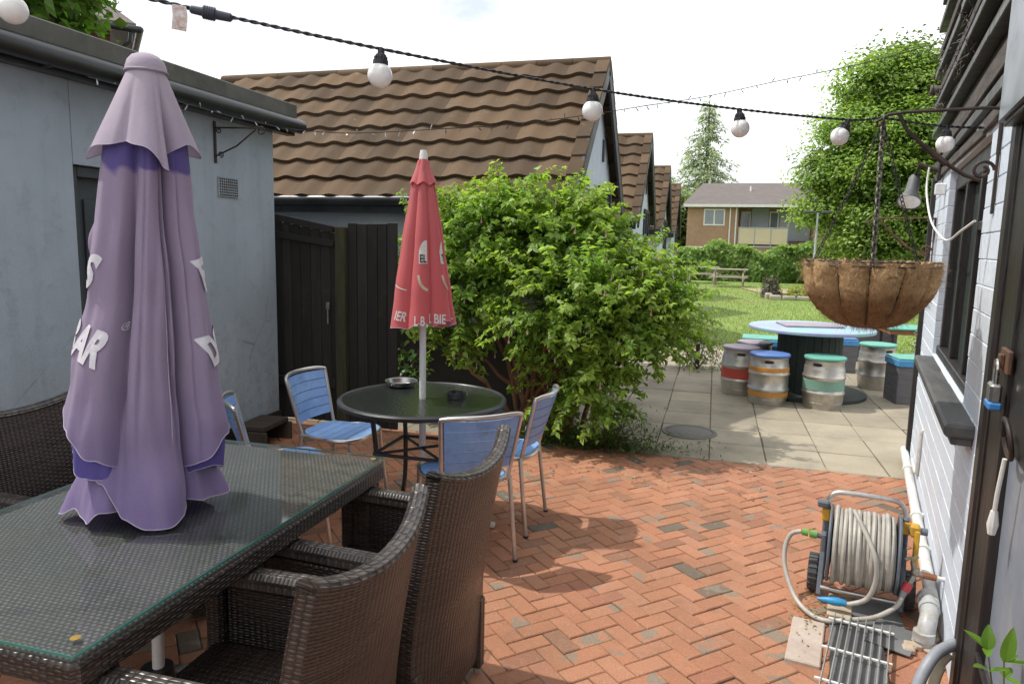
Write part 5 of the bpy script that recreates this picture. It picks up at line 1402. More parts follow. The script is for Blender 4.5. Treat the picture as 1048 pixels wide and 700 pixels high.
def rtext(txt, size, ph0, z0, mat, parent, tilt=0, off=.004, bold=.0015):
    V, F = text_mesh(txt, size, bold); b = MB(); vs = []
    for (x, y, _) in V:
        x *= .62
        X = x * math.cos(tilt) - y * math.sin(tilt); Y = x * math.sin(tilt) + y * math.cos(tilt); z = z0 + Y; ph = ph0 + math.degrees(X / interp(RT, z)); vs.append(rp(ph, red_r(ph, z) + off, z))
    b.add(vs, F, smooth=True); return b.build('lettering', mat, parent)
def rpatch(name, ph0, z0, outline, mat, off):
    """flat printed shape: polygon fan, finely cut, laid on the cloth"""
    bm = bmesh.new(); vv = [bm.verts.new((x, y, 0)) for x, y in outline]; bm.faces.new(vv); bmesh.ops.triangulate(bm, faces=bm.faces[:])
    for _ in range(3):
        bmesh.ops.subdivide_edges(bm, edges=[e for e in bm.edges if e.calc_length() > .012], cuts=1); bmesh.ops.triangulate(bm, faces=[f for f in bm.faces if len(f.verts) > 3])
    bm.verts.index_update(); b = MB(); vs = []
    for v_ in bm.verts:
        z = z0 + v_.co.y; ph = ph0 + math.degrees(v_.co.x / interp(RT, z)); vs.append(rp(ph, red_r(ph, z) + off, z))
    b.add(vs, [tuple(q.index for q in f.verts) for f in bm.faces], smooth=True); bm.free(); return b.build(name, mat, body)
m_label = M('printed_white', (.70, .66, .62), (.62, .57, .53), 40, .8, bump=0); m_labelk = M('printed_dark', (.06, .05, .06), None, 40, .8, bump=0); m_gold = M('printed_gold', (.62, .50, .36), None, 40, .8, bump=0)
dome = [(.055 * math.cos(a), .085 * math.sin(a)) for a in [PI * k / 14 for k in range(15)]]
for ph in (10, 62, -110, 160):
    rpatch('printed_emblem', ph, 1.52, [(-.045, -.04), (.0, -.04), (0, .085)] + [(x * .8, y) for x, y in dome if x < -.001], m_label, .0032)
    rpatch('printed_arc', ph, 1.36, [(.055 * math.cos(a), .085 * math.sin(a) + .06) for a in [PI + PI / 2 * k / 12 for k in range(13)]] + [(.042 * math.cos(a), .068 * math.sin(a) + .06) for a in [1.5 * PI - PI / 2 * k / 12 for k in range(13)]], m_gold, .0032)
rtext('EL', .058, 0, 1.505, m_labelk, body, off=.0062); rtext('T', .058, 52, 1.508, m_labelk, body, off=.0062)
rtext('IER', .070, -44, 1.195, m_label, body, R(-10)); rtext('L B', .070, -6, 1.175, m_label, body, R(0)); rtext('L BIE', .070, 26, 1.185, m_label, body, R(-3)); rtext('LL', .070, 70, 1.195, m_label, body, R(4))
rtext('BELL', .06, 150, 1.19, m_label, body); rtext('BIER', .06, -140, 1.19, m_label, body)
rpatch('printed_line', -60, 1.36, [(-.05, .022), (-.02, .008), (.03, -.012), (.06, -.02), (.06, -.026), (.03, -.018), (-.02, .001), (-.05, .014)], m_label, .0032)
t = thing('parasol_stand', 'white steel cross foot holding the red parasol pole under the round table', 'parasol base', (RX, RY, 0), R(4))
for k in range(4):
    a = PI / 2 * k; c, s = math.cos(a), math.sin(a)
    MB().bar((.03 * c, .03 * s, .018), (.43 * c, .43 * s, .018), .04, .022, .003).build('foot', m_white, t)
b = MB(); b.lathe([(.0192, 0.0), (.032, .0), (.032, .34), (.0192, .34)], 16); b.build('tube', m_steel, t)

# ------------------------------------------------------------------ round black table
def rglass_mat():
    m, nt, out = nodes('rippled_black_glass'); N = NT(nt); tc = N.n('TexCoord'); v = tc.outputs['Object']
    vo = N.n('TexVoronoi'); N.l(v, vo.inputs['Vector']); vo.inputs['Scale'].default_value = 70; n = N.noise(v, 45, 4, .7)
    p = N.n('BsdfPrincipled'); p.inputs['Base Color'].default_value = (.018, .022, .02, 1); p.inputs['Roughness'].default_value = .09; p.inputs['Specular IOR Level'].default_value = .7
    N.l(N.bump(N.math('ADD', vo.outputs['Distance'], n), .35, .004), p.inputs['Normal']); N.l(p.outputs[0], out.inputs[0]); return m
m_blackmetal = M('black_powder_coat', (.022, .023, .026), (.04, .042, .046), 8, .42, bump=.15, bscale=60, metal=.2)
TX, TY = RX + .01, RY - .02
t = thing('round_table', 'round black metal table with dark rippled glass top', 'table', (TX, TY, 0))
b = MB(); b.lathe([(.455, .700), (.468, .704), (.470, .722), (.462, .730), (.445, .731), (.440, .726), (.440, .705), (.455, .700)], 72); b.build('rim', m_blackmetal, t)
b = MB(); b.lathe([(.024, .7245), (.441, .7245), (.441, .712), (.024, .712), (.024, .7245)], 72); b.build('tabletop', rglass_mat(), t)
for k in range(4):
    a = PI / 4 + PI / 2 * k; c, s = math.cos(a), math.sin(a)
    MB().tube(smoothpath([(.30 * c, .30 * s, .705), (.29 * c, .29 * s, .62), (.27 * c, .27 * s, .40), (.28 * c, .28 * s, .20), (.33 * c, .33 * s, .05), (.37 * c, .37 * s, .006)], 5), .014, 10).build('leg', m_blackmetal, t)
q = [(.285 * math.cos(PI / 4 + PI / 2 * k), .285 * math.sin(PI / 4 + PI / 2 * k)) for k in range(4)]
for z in (.68, .44):
    for k in range(4): MB().cyl((*q[k], z), (*q[(k + 1) % 4], z), .010, 8).build('stretcher', m_blackmetal, t)
MB().cyl((*q[0], .44), (*q[2], .44), .008, 8).build('stretcher', m_blackmetal, t); MB().cyl((*q[1], .436), (*q[3], .436), .008, 8).build('stretcher', m_blackmetal, t)
t = thing('ashtray', 'shallow round steel tray ashtray on the glass table behind the parasol pole', 'ashtray', (-1.79, 3.90, .7315))
b = MB(); b.lathe([(.001, .003), (.075, .003), (.088, .028), (.098, .030), (.098, .027), (.09, .024), (.078, 0), (.001, 0)], 40); b.build('tray', m_steel, t)
t = thing('ashtray', 'small black round ashtray on the right side of the glass table', 'ashtray', (-1.36, 3.70, .7315))
b = MB(); b.lathe([(.001, .006), (.042, .006), (.046, .030), (.052, .030), (.052, .0), (.001, 0)], 32)
for k in range(3): b.bb(.043 * math.cos(k * 2.1) - .006, .043 * math.cos(k * 2.1) + .006, .043 * math.sin(k * 2.1) - .006, .043 * math.sin(k * 2.1) + .006, .029, .033)
b.build('tray', m_blackmetal, t)

# ------------------------------------------------------------------ blue slatted aluminium chairs
m_alu = M('brushed_aluminium', (.62, .61, .59), (.50, .48, .46), 12, .34, metal=.9, bump=.08, bscale=200)
m_blue = M('blue_painted_slats', (.19, .345, .66), (.24, .40, .70), 5, .45, bump=.15, bscale=40, dirt=(.12, .22, .46), dscale=6)
def blue_chair(label):
    t = thing('bistro_chair', label, 'chair', (0, 0, 0), 0, 'blue bistro chairs round the black table')
    f = MB(); r = .0115
    for s in (-1, 1):
        # rear leg runs up into the back upright, splayed
        f2 = MB(); f2.tube(smoothpath([(s * .205, -.215, 0), (s * .195, -.185, .25), (s * .185, -.165, .44)], 4), r, 10); f2.build('leg', m_alu, t)
        f2 = MB(); f2.tube(smoothpath([(s * .20, .20, 0), (s * .19, .175, .22), (s * .182, .16, .415)], 4), r, 10); f2.build('leg', m_alu, t)
    # seat ring
    def seat_outline(k): 
        a = 2 * PI * k; c, s = math.cos(a), math.sin(a); n = 3.2
        return (.205 * math.copysign(abs(c) ** (2 / n), c) * (1.04 if s > 0 else .93), .20 * math.copysign(abs(s) ** (2 / n), s))
    f.tube([(*seat_outline(k / 48), .428) for k in range(48)], r, 8, closed=True); f.build('seat_frame', m_alu, t)
    b = MB()
    top = 0
    for (y0, y1) in [(-.195 + i * .0655, -.195 + i * .0655 + .0615) for i in range(6)]:
        n = 8; vs = []
        for j in range(n + 1):
            y = y0 + (y1 - y0) * j / n; q = min(.999, abs(y) / .2); hw = .205 * (1 - q ** 3.2) ** (1 / 3.2) * (1.04 if y > 0 else .93) - .004; hw = max(hw, .06)
            zc = .449 - .010 * math.cos(y / .2 * PI / 2) - (.02 * max(0, (y - .12) / .08) ** 2)
            for (sx, dz) in ((-1, -.012), (-1, 0), (1, 0), (1, -.012)): vs.append((sx * hw, y, zc + dz))
        fs = []
        for j in range(n):
            for k in range(4): fs.append((j * 4 + k, (j + 1) * 4 + k, (j + 1) * 4 + (k + 1) % 4, j * 4 + (k + 1) % 4))
        fs += [(0, 1, 2, 3), (n * 4 + 3, n * 4 + 2, n * 4 + 1, n * 4)]
        b.add(vs, fs)
    b.build('seat', m_blue, t)
    # back frame: uprights flare out and close in a curved top rail
    def bk(u, z):   # u -1..1
        q = (z - .42) / .36; hw = .172 + .035 * q; bow = .055 * (1 - u * u) * (.35 + .65 * q)
        return (u * hw, -.165 - .085 * q - bow, z)
    f = MB(); L = [bk(-1, .42 + .345 * k / 8) for k in range(9)]; Rr = [bk(1, .42 + .345 * k / 8) for k in range(9)][::-1]
    T = [bk(-1 + 2 * k / 14, .785 - .012 * abs(-1 + 2 * k / 14) ** 6) for k in range(15)]
    f.tube(L + T + Rr, r, 10); fr = f.build('back_frame', m_alu, t)
    b = MB()
    for i in range(5):
        z0 = .50 + i * .054; z1 = z0 + .050; n = 12
        vs = []
        for j in range(n + 1):
            u = (-1 + 2 * j / n) * .93
            for (z, o) in ((z0, -.006), (z0, .006), (z1, .006), (z1, -.006)):
                p = bk(u, z); vs.append((p[0], p[1] + o, p[2]))
        fs = []
        for j in range(n):
            for k in range(4): fs.append((j * 4 + k, j * 4 + (k + 1) % 4, (j + 1) * 4 + (k + 1) % 4, (j + 1) * 4 + k))
        fs += [(3, 2, 1, 0), (n * 4, n * 4 + 1, n * 4 + 2, n * 4 + 3)]; b.add(vs, fs, smooth=True)
    b.build('backrest', m_blue, t)
    for (x, y) in ((.205, -.215), (-.205, -.215), (.2, .2), (-.2, .2)): MB().cyl((x, y, 0), (x, y, .012), .0135, 10).build('foot_cap', m_black_wall, t)
    return t
cc_ = blue_chair('blue slatted aluminium chair with its back to us, just behind the second rattan armchair')
cc_.location = (-1.185, 3.345, 0); cc_.rotation_euler = (0, 0, R(39))
dup(cc_, (-1.12, 3.82, 0), R(88), 'blue slatted aluminium chair in side view on the bush side of the round table')
dup(cc_, (-2.15, 3.82, 0), R(-92), 'blue slatted aluminium chair by the dark gate, facing right toward the round table')
dup(cc_, (-2.13, 3.19, 0), R(-52), 'blue slatted chair mostly hidden behind the far end of the rattan table')
# ------------------------------------------------------------------ hose reel cart
m_greyplastic = M('grey_blue_plastic', (.135, .155, .185), (.10, .12, .145), 8, .45, bump=.15, bscale=50)
m_yellow = M('yellow_plastic', (.72, .40, .03), (.58, .32, .03), 12, .45, bump=.1, dirt=(.45, .3, .08), dscale=18)
m_hose = M('beige_hose', (.47, .45, .40), (.38, .36, .32), 14, .5, bump=.15, bscale=40, dirt=(.33, .28, .18), dscale=12, dlo=.58, dhi=.78)
m_rubber = M('grey_rubber_tyre', (.085, .088, .092), (.06, .062, .066), 10, .7, bump=.2)
t = thing('hose_reel', 'grey hose reel cart on two wheels with beige hose wound on its drum', 'hose reel', tuple(L2W(-.312, -2.5, 0)), -TH)
for s in (-1, 1):
    f = MB(); f.bar((s * .165, .05, .05), (s * .160, .02, .43), .026, .034, .006); f.bar((s * .165, -.09, .035), (s * .162, .02, .30), .024, .026, .006)
    f.box((s * .163, .022, .25), (.02, .10, .10), .02); f.build('side_frame', m_greyplastic, t)
b = MB(); b.tube(smoothpath([(-.16, .02, .36), (-.158, .03, .44), (-.13, .035, .487), (-.05, .035, .495), (.06, .035, .495), (.13, .035, .487), (.158, .03, .44), (.16, .02, .36)], 5), .0115, 12)
b.build('handle', m_alu, t); MB().cyl((-.16, -.09, .075), (.16, -.09, .075), .010, 10).build('cross_bar', m_alu, t); MB().cyl((-.16, .06, .06), (.16, .06, .06), .009, 10).build('axle', m_alu, t)
for s in (-1, 1):
    w_ = MB(); rot = Matrix.Rotation(PI / 2, 3, 'Y'); x = s * .200
    w_.lathe([(.045, -.022), (.075, -.022), (.083, -.016), (.083, .016), (.075, .022), (.045, .022), (.045, -.022)], 40, (x, .05, .083), rot)
    for k in range(20):
        a = 2 * PI * k / 20; w_.box((x, .05 + .084 * math.cos(a), .083 + .084 * math.sin(a)), (.042, .010, .008), .002, Matrix.Rotation(a - PI / 2, 3, 'X'))
    wh = w_.build('wheel', m_rubber, t)
    h = MB(); h.lathe([(.001, -.018), (.046, -.018), (.046, .018), (.001, .018)], 24, (x, .05, .083), rot); h.build('hub', m_greyplastic, wh)
    c_ = MB(); c_.bb(s * .163 - .018, s * .163 + .018, .0, .045, .355, .415, .006); c_.build('clamp', m_yellow, t)
d = MB(); rot = Matrix.Rotation(PI / 2, 3, 'Y'); d.lathe([(.001, -.145), (.172, -.145), (.176, -.138), (.172, -.132), (.09, -.128), (.09, .128), (.172, .132), (.176, .138), (.172, .145), (.001, .145)], 48, (0, 0, .26), rot); dr = d.build('drum', m_greyplastic, t)
h = MB()
for layer, (rad, n, ph) in enumerate(((.148, 13, 0), (.164, 13, .5))):
    pts = []
    for i in range(n * 28 + 1):
        q = i / (n * 28); a = 2 * PI * n * q; x = -.122 + .244 * q; rr = rad + .006 * math.sin(a * .37 + layer) + .004 * math.sin(a * 1.7); pts.append((x + .006 * math.sin(a * .5 + 2 * layer), rr * math.cos(a), .26 + rr * math.sin(a) - .006 * abs(math.sin(a * .21))))
    h.tube(pts, .0098, 8)
h.tube(smoothpath([(-.05, -.06, .45), (-.01, -.12, .40), (.045, -.187, .30), (.055, -.19, .20), (.03, -.185, .11), (-.03, -.19, .072), (-.055, -.19, .068)], 8), .0105, 10)
h.build('wound_hose', m_hose, dr)
b = MB(); b.tube([(-.05, -.19, .069), (-.085, -.19, .068), (-.10, -.19, .067), (-.125, -.19, .066), (-.165, -.19, .064)], [.014, .019, .019, .015, .007], 12); b.build('nozzle', M('bright_blue_plastic', (.04, .30, .58), (.03, .22, .45), 20, .35), t)
b = MB(); b.cyl((.172, 0, .385), (.245, 0, .385), .016, 12); b.build('crank_axle', m_greyplastic, t)
b = MB(); b.bar((.205, -.015, .39), (.205, -.035, .20), .022, .03, .006); b.box((.196, 0, .385), (.04, .05, .055), .01); b.build('crank', m_yellow, t)
b = MB(); b.box((-.178, .01, .435), (.05, .04, .03), .008); b.build('clip', m_greyplastic, t)
b = MB(); b.cyl((-.175, -.01, .285), (-.20, -.012, .287), .012, 12); b.build('connector', m_greyplastic, t)
b = MB(); b.cyl((-.195, -.012, .287), (-.225, -.015, .29), .018, 14); b.cyl((-.232, -.015, .29), (-.258, -.018, .293), .016, 14); b.build('hose_connector', M('green_plastic', (.16, .42, .07), (.20, .34, .16), 20, .4), t)
# feed hose from the tap across the ground and up to the reel
t = thing('feed_hose', 'loose beige hose looping over the bricks from the tap to the reel', 'hose', tuple(L2W(-.312, -2.5, 0)), -TH)
P = [(.162, -.150, .132), (.138, -.172, .09), (.06, -.225, .05), (-.05, -.265, .028), (-.12, -.285, .016), (-.19, -.25, .014), (-.26, -.17, .04), (-.315, -.09, .13), (-.325, -.04, .21), (-.305, -.022, .272), (-.262, -.018, .294)]
b = MB(); b.tube(smoothpath(P, 8), .0105, 12); b.build('hose', m_hose, t)

# ------------------------------------------------------------------ kegs, spool table and box stools
m_keg = M('keg_steel', (.66, .63, .58), (.52, .49, .45), 5, .42, metal=.92, bump=.3, bscale=14, bdist=.006, dirt=(.34, .31, .27), dscale=6, dlo=.55, dhi=.8)
def paint(name, c, c2=None): return bpy.data.materials[name] if name in bpy.data.materials else M(name, c, c2 or tuple(x * .8 for x in c), 7, .5, bump=.25, bscale=30, dirt=tuple(x * .6 + .04 for x in c), dscale=9, dlo=.58, dhi=.78)
P_LIL = paint('lilac_paint', (.36, .30, .37)); P_BLU = paint('mid_blue_paint', (.10, .20, .50)); P_TEA = paint('teal_paint', (.15, .45, .36)); P_SKY = paint('sky_blue_paint', (.08, .32, .62))
P_ORG = paint('orange_band', (.62, .27, .05)); P_REDB = paint('red_band', (.55, .08, .05)); P_GRN = paint('green_band', (.22, .40, .32))
def keg(label, x, y, rz, lid, bands):
    t = thing('beer_keg', label, 'keg', (x, y, 0), rz, 'steel beer kegs used as stools round the spool table')
    pr = [(.001, .03), (.15, .03), (.170, .0), (.180, .0), (.184, .012), (.184, .062), (.190, .078), (.195, .095), (.195, .145), (.204, .158), (.206, .168), (.204, .178), (.195, .19), (.195, .305), (.204, .318), (.206, .328), (.204, .338), (.195, .35), (.195, .40), (.190, .418), (.184, .432), (.184, .488), (.187, .494), (.184, .50), (.172, .50), (.17, .45), (.001, .46)]
    b = MB(); b.lathe(pr, 56)
    for i, p in enumerate(b.v):
        q = 1 + .010 * mn.noise((p[0] * 9 + x * 5, p[1] * 9, p[2] * 9)) - .02 * max(0, mn.noise((p[0] * 5 + y * 3, p[1] * 5 + x, p[2] * 6)) - .35); b.v[i] = (p[0] * q, p[1] * q, p[2])
    for z in (.07, .425): b.tube([(.190 * math.cos(2 * PI * k / 48), .190 * math.sin(2 * PI * k / 48), z) for k in range(48)], .003, 5, closed=True)
    bd = b.build('body', m_keg, t)
    for (z0, z1, m) in bands:
        b = MB(); b.lathe([(.1955, z0), (.1985, z0 + .002), (.1985, z1 - .002), (.1955, z1)], 56); b.build('painted_band', m, bd)
    for a in (R(-100), R(80)):
        b = MB()
        for (q0, q1) in ((-.26, .26),):
            vs = []; n = 12
            for k in range(n + 1):
                q = a + q0 + (q1 - q0) * k / n; hh = .014 * (1 - abs(2 * k / n - 1) ** 4) ** .5 + .001
                for s in (-1, 1): vs.append((.1855 * math.cos(q), .1855 * math.sin(q), .458 + s * hh))
            b.add(vs, [(2 * k, 2 * k + 2, 2 * k + 3, 2 * k + 1) for k in range(n)])
        b.build('hand_hole', m_black_wall, bd)
    b = MB(); b.lathe([(.001, .503), (.196, .503), (.200, .508), (.200, .524), (.194, .530), (.001, .530)], 48); b.build('seat_lid', lid, t)
    return t
keg('steel keg with red band and lilac lid, leftmost of the front kegs', .33, 8.14, R(10), P_LIL, [(.19, .30, P_REDB)])
keg('steel keg with two orange bands and blue lid', .60, 7.72, R(5), P_BLU, [(.097, .143, P_ORG), (.353, .398, P_ORG)])
keg('steel keg with faded green band and teal lid in front of the spool table', 1.13, 7.72, R(-20), P_TEA, [(.20, .30, P_GRN)])
keg('plain steel keg with teal lid right of the spool table', 1.88, 9.05, R(40), P_TEA, [])
keg('steel keg with lilac lid tucked behind the red banded keg', .50, 8.62, R(0), P_LIL, [])

m_spool = M('dark_green_stained_drum', (.022, .032, .026), (.04, .05, .04), 5, .7, bump=.5, bscale=20, stretch=(6, 6, .6))
def spool_top_mat():
    m, nt, out = nodes('patchy_painted_top'); N = NT(nt); tc = N.n('TexCoord'); v = tc.outputs['Object']
    n = N.noise(v, 1.9, 5, .6); c = N.ramp(n, [(.3, (.20, .50, .44, 1)), (.45, (.33, .47, .55, 1)), (.55, (.34, .36, .58, 1)), (.7, (.25, .52, .50, 1))])
    n2 = N.noise(v, 18, 8, .7); c = N.mix(N.mrange(n2, .55, .75, 0, .5), c, (.28, .32, .33, 1))
    p = N.n('BsdfPrincipled'); N.l(c, p.inputs['Base Color']); p.inputs['Roughness'].default_value = .5; N.l(N.bump(n2, .3, .004), p.inputs['Normal']); N.l(p.outputs[0], out.inputs[0]); return m
t = thing('spool_table', 'big cable spool table with blue and teal painted top and dark drum', 'table', (1.06, 8.42, 0))
b = MB(); b.lathe([(.001, .715), (.645, .715), (.655, .722), (.655, .745), (.648, .752), (.001, .752)], 72); b.build('tabletop', spool_top_mat(), t)
b = MB(); n = 26
for k in range(n):
    a = 2 * PI * k / n; b.box((.325 * math.cos(a), .325 * math.sin(a), .38), (.02, .077, .668), .004, Matrix.Rotation(a, 3, 'Z'))
b.build('drum', m_spool, t)
b = MB(); b.lathe([(.001, .046), (.60, .046), (.61, .04), (.61, .008), (.60, 0), (.001, 0)], 64); b.build('base_disc', m_spool, t)
o = MB().box((0, 0, .009), (.62, .40, .018), .004, Matrix.Rotation(R(12), 3, 'Z')).build('painted_board', P_LIL, None, (1.05, 8.50, .7535)); tag(o, 'flat lilac painted board lying on the spool table top', 'board')

m_greybox = M('grey_painted_boards', (.15, .145, .155), (.11, .105, .115), 5, .7, bump=.4, bscale=20, stretch=(1, 1, 5))
def box_stool(label, x, y, w_, d_, h, rz, lid, rim=None, body=m_greybox, slats=0):
    t = thing('box_stool', label, 'stool', (x, y, 0), rz)
    b = MB(); b.bb(-w_ / 2, w_ / 2, -d_ / 2, d_ / 2, 0, h - .08, .008); b.build('body', body, t)
    b = MB(); b.bb(-w_ / 2 - .012, w_ / 2 + .012, -d_ / 2 - .012, d_ / 2 + .012, h - .079, h - .005, .008); b.build('rim', rim or lid, t)
    b = MB()
    if slats:
        for k in range(slats): b.bb(-w_ / 2 - .01, w_ / 2 + .01, -d_ / 2 + k * d_ / slats + .006, -d_ / 2 + (k + 1) * d_ / slats - .006, h - .004, h + .016, .004)
    else: b.bb(-w_ / 2 - .006, w_ / 2 + .006, -d_ / 2 - .006, d_ / 2 + .006, h - .004, h + .012, .005)
    b.build('seat', lid, t)
box_stool('grey box stool with bright blue rim and teal top beside the corner pillar', 2.06, 8.35, .36, .36, .48, R(8), P_TEA, P_SKY)
box_stool('low slatted stool with blue and teal top behind the spool table drum', .72, 9.75, .62, .45, .44, R(-3), P_TEA, P_SKY, paint('dark_blue_paint', (.03, .06, .12)), 6)
box_stool('small blue rimmed stool glimpsed right of the drum behind the spool table', 1.66, 10.2, .34, .34, .44, R(5), P_BLU, P_SKY, m_greybox)
t = thing('grey_planter', 'large plain grey box planter behind the spool table at the lawn edge', 'planter', (2.20, 11.4, 0), R(5))
b = MB(); b.bb(-.40, .34, -.25, .25, 0, .58, .008); b.build('box', m_greybox, t)
b = MB(); b.bb(-.37, .31, -.22, .22, .581, .60, .01); b.build('soil', m_soil, t)
t = thing('low_table', 'low table with teal top, orange wooden edge and black legs near the pillar', 'table', (2.62, 10.7, 0), R(4))
b = MB(); b.bb(-.36, .36, -.3, .3, .50, .56, .008); b.build('edge', M('orange_wood', (.34, .14, .06), (.24, .1, .05), 6, .7), t)
b = MB(); b.bb(-.38, .38, -.32, .32, .561, .585, .006); b.build('tabletop', P_TEA, t)
for sx in (-1, 1):
    for sy in (-1, 1): MB().bb(sx * .31 - .018, sx * .31 + .018, sy * .25 - .018, sy * .25 + .018, 0, .499).build('leg', m_blackmetal, t)

# manhole cover
t = thing('manhole_cover', 'dark round cast iron manhole cover set among the paving slabs', 'manhole cover', (-.13, 6.2, .012))
b = MB(); b.lathe([(.001, .004), (.19, .004), (.195, .002), (.195, -.01)], 40); b.build('lid', M('cast_iron', (.10, .095, .085), (.15, .14, .125), 12, .7, bump=.5, bscale=50), t)
b = MB(); b.lathe([(.202, .003), (.23, .003), (.235, -.01)], 40); b.build('frame', M('cast_iron_rim', (.13, .12, .105), (.17, .16, .14), 12, .8, bump=.5), t)

# ------------------------------------------------------------------ picnic tables on the lawn
m_grwood = M('silvered_timber', (.40, .35, .28), (.30, .26, .21), 6, .85, bump=.5, bscale=25, stretch=(.8, 6, 6))
def picnic(label, x, y, rz, w_=1.5):
    t = thing('picnic_table', label, 'picnic table', (x, y, -.02), rz)
    b = MB()
    for k in range(5): b.bb(-w_ / 2, w_ / 2, -.36 + k * .145, -.36 + k * .145 + .135, .70, .74, .006)
    b.build('tabletop', m_grwood, t)
    for s in (-1, 1):
        b = MB(); b.bb(-w_ / 2, w_ / 2, s * .68 - .13, s * .68 + .13, .40, .44, .006); b.build('bench_seat', m_grwood, t)
        b = MB(); x0 = s * (w_ / 2 - .18)
        b.bar((x0, -.62, 0), (x0, -.22, .70), .05, .09); b.bar((x0, .62, 0), (x0, .22, .70), .05, .09); b.bb(x0 + .026, x0 + .066, -.78, .78, .31, .40); b.bb(x0 + .026, x0 + .066, -.36, .36, .62, .70); b.bar((x0, 0, .35), (x0 * .35, 0, .69), .05, .07); b.build('frame', m_grwood, t)
picnic('weathered wooden picnic table on the lawn before the hedge', .58, 31.0, R(-4))
picnic('paler picnic table partly hidden behind the first one', -.55, 33.4, R(6), 1.5)

# lamp post at the flower bed
t = thing('lamp_post', 'slim grey post with twin flat lamp heads behind the flower bed', 'lamp post', (3.45, 28, 0))
b = MB(); b.cyl((0, 0, 0), (0, 0, 2.9), .045, 12, .035); b.build('post', m_greyp, t)
for s in (-1, 1):
    b = MB(); b.bb(s * .30 - .17, s * .30 + .17, -.14, .14, 2.88, 2.97, .03); b.bar((0, 0, 2.86), (s * .2, 0, 2.91), .04, .04); b.build('lamp_head', M('lamp_grey', (.06, .062, .066), (.09, .09, .095), 10, .5) if s < 0 else bpy.data.materials['lamp_grey'], t)

# ------------------------------------------------------------------ festoon of globe lamps across the yard
m_cable = M('black_cable', (.018, .018, .022), (.035, .035, .04), 30, .5, bump=0)
def globe_mat():
    m, nt, out = nodes('opal_globe'); N = NT(nt); tc = N.n('TexCoord'); n = N.noise(tc.outputs['Object'], 25, 5)
    p = N.n('BsdfPrincipled'); N.l(N.mix(N.mrange(n, .5, .8, 0, .1), (.86, .85, .83, 1), (.72, .70, .66, 1)), p.inputs['Base Color']); p.inputs['Roughness'].default_value = .22
    p.inputs['Subsurface Weight'].default_value = .35; p.inputs['Subsurface Radius'].default_value = (.03, .03, .025)
    N.l(p.outputs[0], out.inputs[0]); return m
m_globe = globe_mat()
t = thing('festoon_lights', 'twisted black festoon cable with white globe bulbs strung across the yard', 'string lights', (-.42, 2.42, 2.1))
O = Vector((-.42, 2.42, 2.1))
def fine(P, n=14): return smoothpath(P, n)
path = [(-3.0, .88, 2.36), (-2.35, 1.16, 2.27), (-1.70, 1.437, 2.212), (-1.446, 1.567, 2.196), (-1.301, 1.658, 2.176), (-.914, 1.862, 2.118), (-.421, 2.42, 2.108), (.054, 2.869, 2.110), (.463, 3.085, 2.098), (.600, 3.159, 2.112), (.75, 3.235, 2.100), (.858, 3.291, 2.096), (1.00, 3.37, 2.10), (1.10, 3.4, 2.11)]
FP = [p - O for p in fine([Vector(p) for p in path], 40)]
b = MB(); acc = 0
for s in (0, PI):
    q = []; acc = 0
    for i, p in enumerate(FP):
        if i: acc += (FP[i] - FP[i - 1]).length
        tdir = (FP[min(i + 1, len(FP) - 1)] - FP[max(i - 1, 0)]).normalized(); u = tdir.cross(Vector((0, 0, 1))).normalized(); v = u.cross(tdir); a = acc / .055 * 2 * PI + s
        q.append(p + (u * math.cos(a) + v * math.sin(a)) * .0026)
    b.tube(q, .0030, 6)
b.build('cable', m_cable, t)
def lampset(p, tilt=(0, 0), r=.034):
    p = Vector(p) - O; ax = Vector((tilt[0], tilt[1], -1)).normalized(); rot = ax.to_track_quat('-Z', 'Y').to_matrix()
    h = MB(); h.lathe([(.001, .006), (.009, .006), (.010, -.008), (.015, -.012), (.016, -.024), (.021, -.026), (.0215, -.036), (.018, -.040), (.001, -.040)], 20, p, rot)
    for k in range(14):
        a = 2 * PI * k / 14; c = p + rot @ Vector((.0165 * math.cos(a), .0165 * math.sin(a), -.022)); h.box(c, (.004, .004, .012), .001)
    ho = h.build('lamp_holder', m_cable, t)
    g = MB(); c = p + rot @ Vector((0, 0, -.036 - r * .86)); g.sphere(c, r, 28, 18); g.build('globe_bulb', m_globe, ho)
lampset((-1.70, 1.437, 2.208)); lampset((-.914, 1.862, 2.114), (-.06, 0)); lampset((-.421, 2.42, 2.104)); lampset((.054, 2.869, 2.106), (.1, 0)); lampset((.463, 3.085, 2.094), (-.45, -.1)); lampset((.858, 3.291, 2.093))
b = MB(); d = (Vector((-.914, 1.862, 2.118)) - Vector((-1.301, 1.658, 2.176))).normalized(); c = Vector((-1.301, 1.658, 2.174)) - O
prof = [(-.05, .006), (-.046, .010), (-.02, .011), (-.018, .015), (.012, .016), (.014, .012), (.05, .011), (.055, .006)]
b.tube([c + d * z for z, r in prof], [r for z, r in prof], 14)
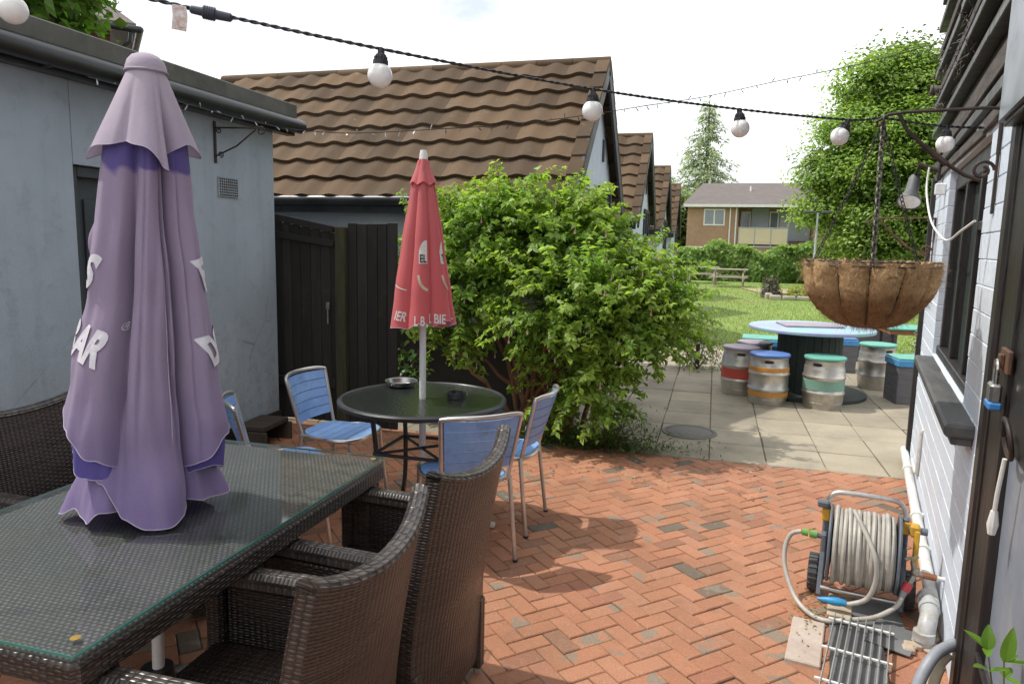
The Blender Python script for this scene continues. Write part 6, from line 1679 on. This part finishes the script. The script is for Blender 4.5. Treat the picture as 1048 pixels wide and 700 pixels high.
for k in range(5): b.tube([c + d * (-.016 + k * .006), c + d * (-.013 + k * .006)], .0172, 14)
b.build('connector', M('blue_black_rubber', (.03, .035, .055), (.05, .055, .075), 20, .5), t)
b = MB(); c = Vector((-1.362, 1.615, 2.183)) - O; b.grid(lambda u, v: c + d * (-.018 + .036 * u) + Vector((.003 * math.sin(v * 4), 0, -.062 * v + .003)), 6, 10); tg = b.build('tag', M('foil_tag', (.52, .50, .50), (.40, .25, .2), 60, .3, metal=.5, bump=.3, bscale=90), t)

# ------------------------------------------------------------------ thin icicle fairy lights
t = thing('fairy_lights', 'thin black string of tiny fairy lights from the outbuilding eaves over the tiled roof', 'string lights', (-1.2, 6.2, 2.6))
O = Vector((-1.2, 6.2, 2.6))
path = [(-3.30, 3.2, 2.435), (-3.285, 3.9, 2.430), (-3.28, 4.5, 2.428), (-3.27, 5.18, 2.46), (-2.9, 5.4, 2.46), (-2.31, 5.6, 2.505), (-1.7, 5.95, 2.59), (-1.148, 6.3, 2.708), (-.65, 6.45, 2.80), (-.18, 6.6, 2.885), (.45, 6.6, 3.0), (1.077, 6.6, 3.11), (1.75, 6.3, 3.22)]
FP = [p - O for p in fine([Vector(p) for p in path], 16)]
b = MB(); b.tube(FP, .0036, 5); b.build('wire', m_cable, t)
m_bulb = M('clear_bulb', (.6, .6, .62), (.35, .35, .36), 60, .25, bump=0); bm_ = None; g = np.random.default_rng(70)
seq = [FP[i] for i in range(2, len(FP), 3)]
for i, p in enumerate(seq):
    if bm_ is None:
        m = MB(); m.tube([(0, 0, .002), (.003, 0, -.02)], .0028, 5); m.tube([(.003, 0, -.018), (.005, 0, -.042)], [.005, .0035], 6); bm_ = m.mesh('bulb'); bm_.materials.append(m_bulb)
        mk = bm_.copy(); mk.materials.clear(); mk.materials.append(m_cable)
    o = bpy.data.objects.new('bulb', bm_ if p.x < -1.0 else mk); COL.objects.link(o); o.parent = t; o.location = p; o.rotation_euler = (g.normal(0, .7), g.normal(0, .5) + (PI if g.random() < .3 else 0), g.uniform(0, 6))
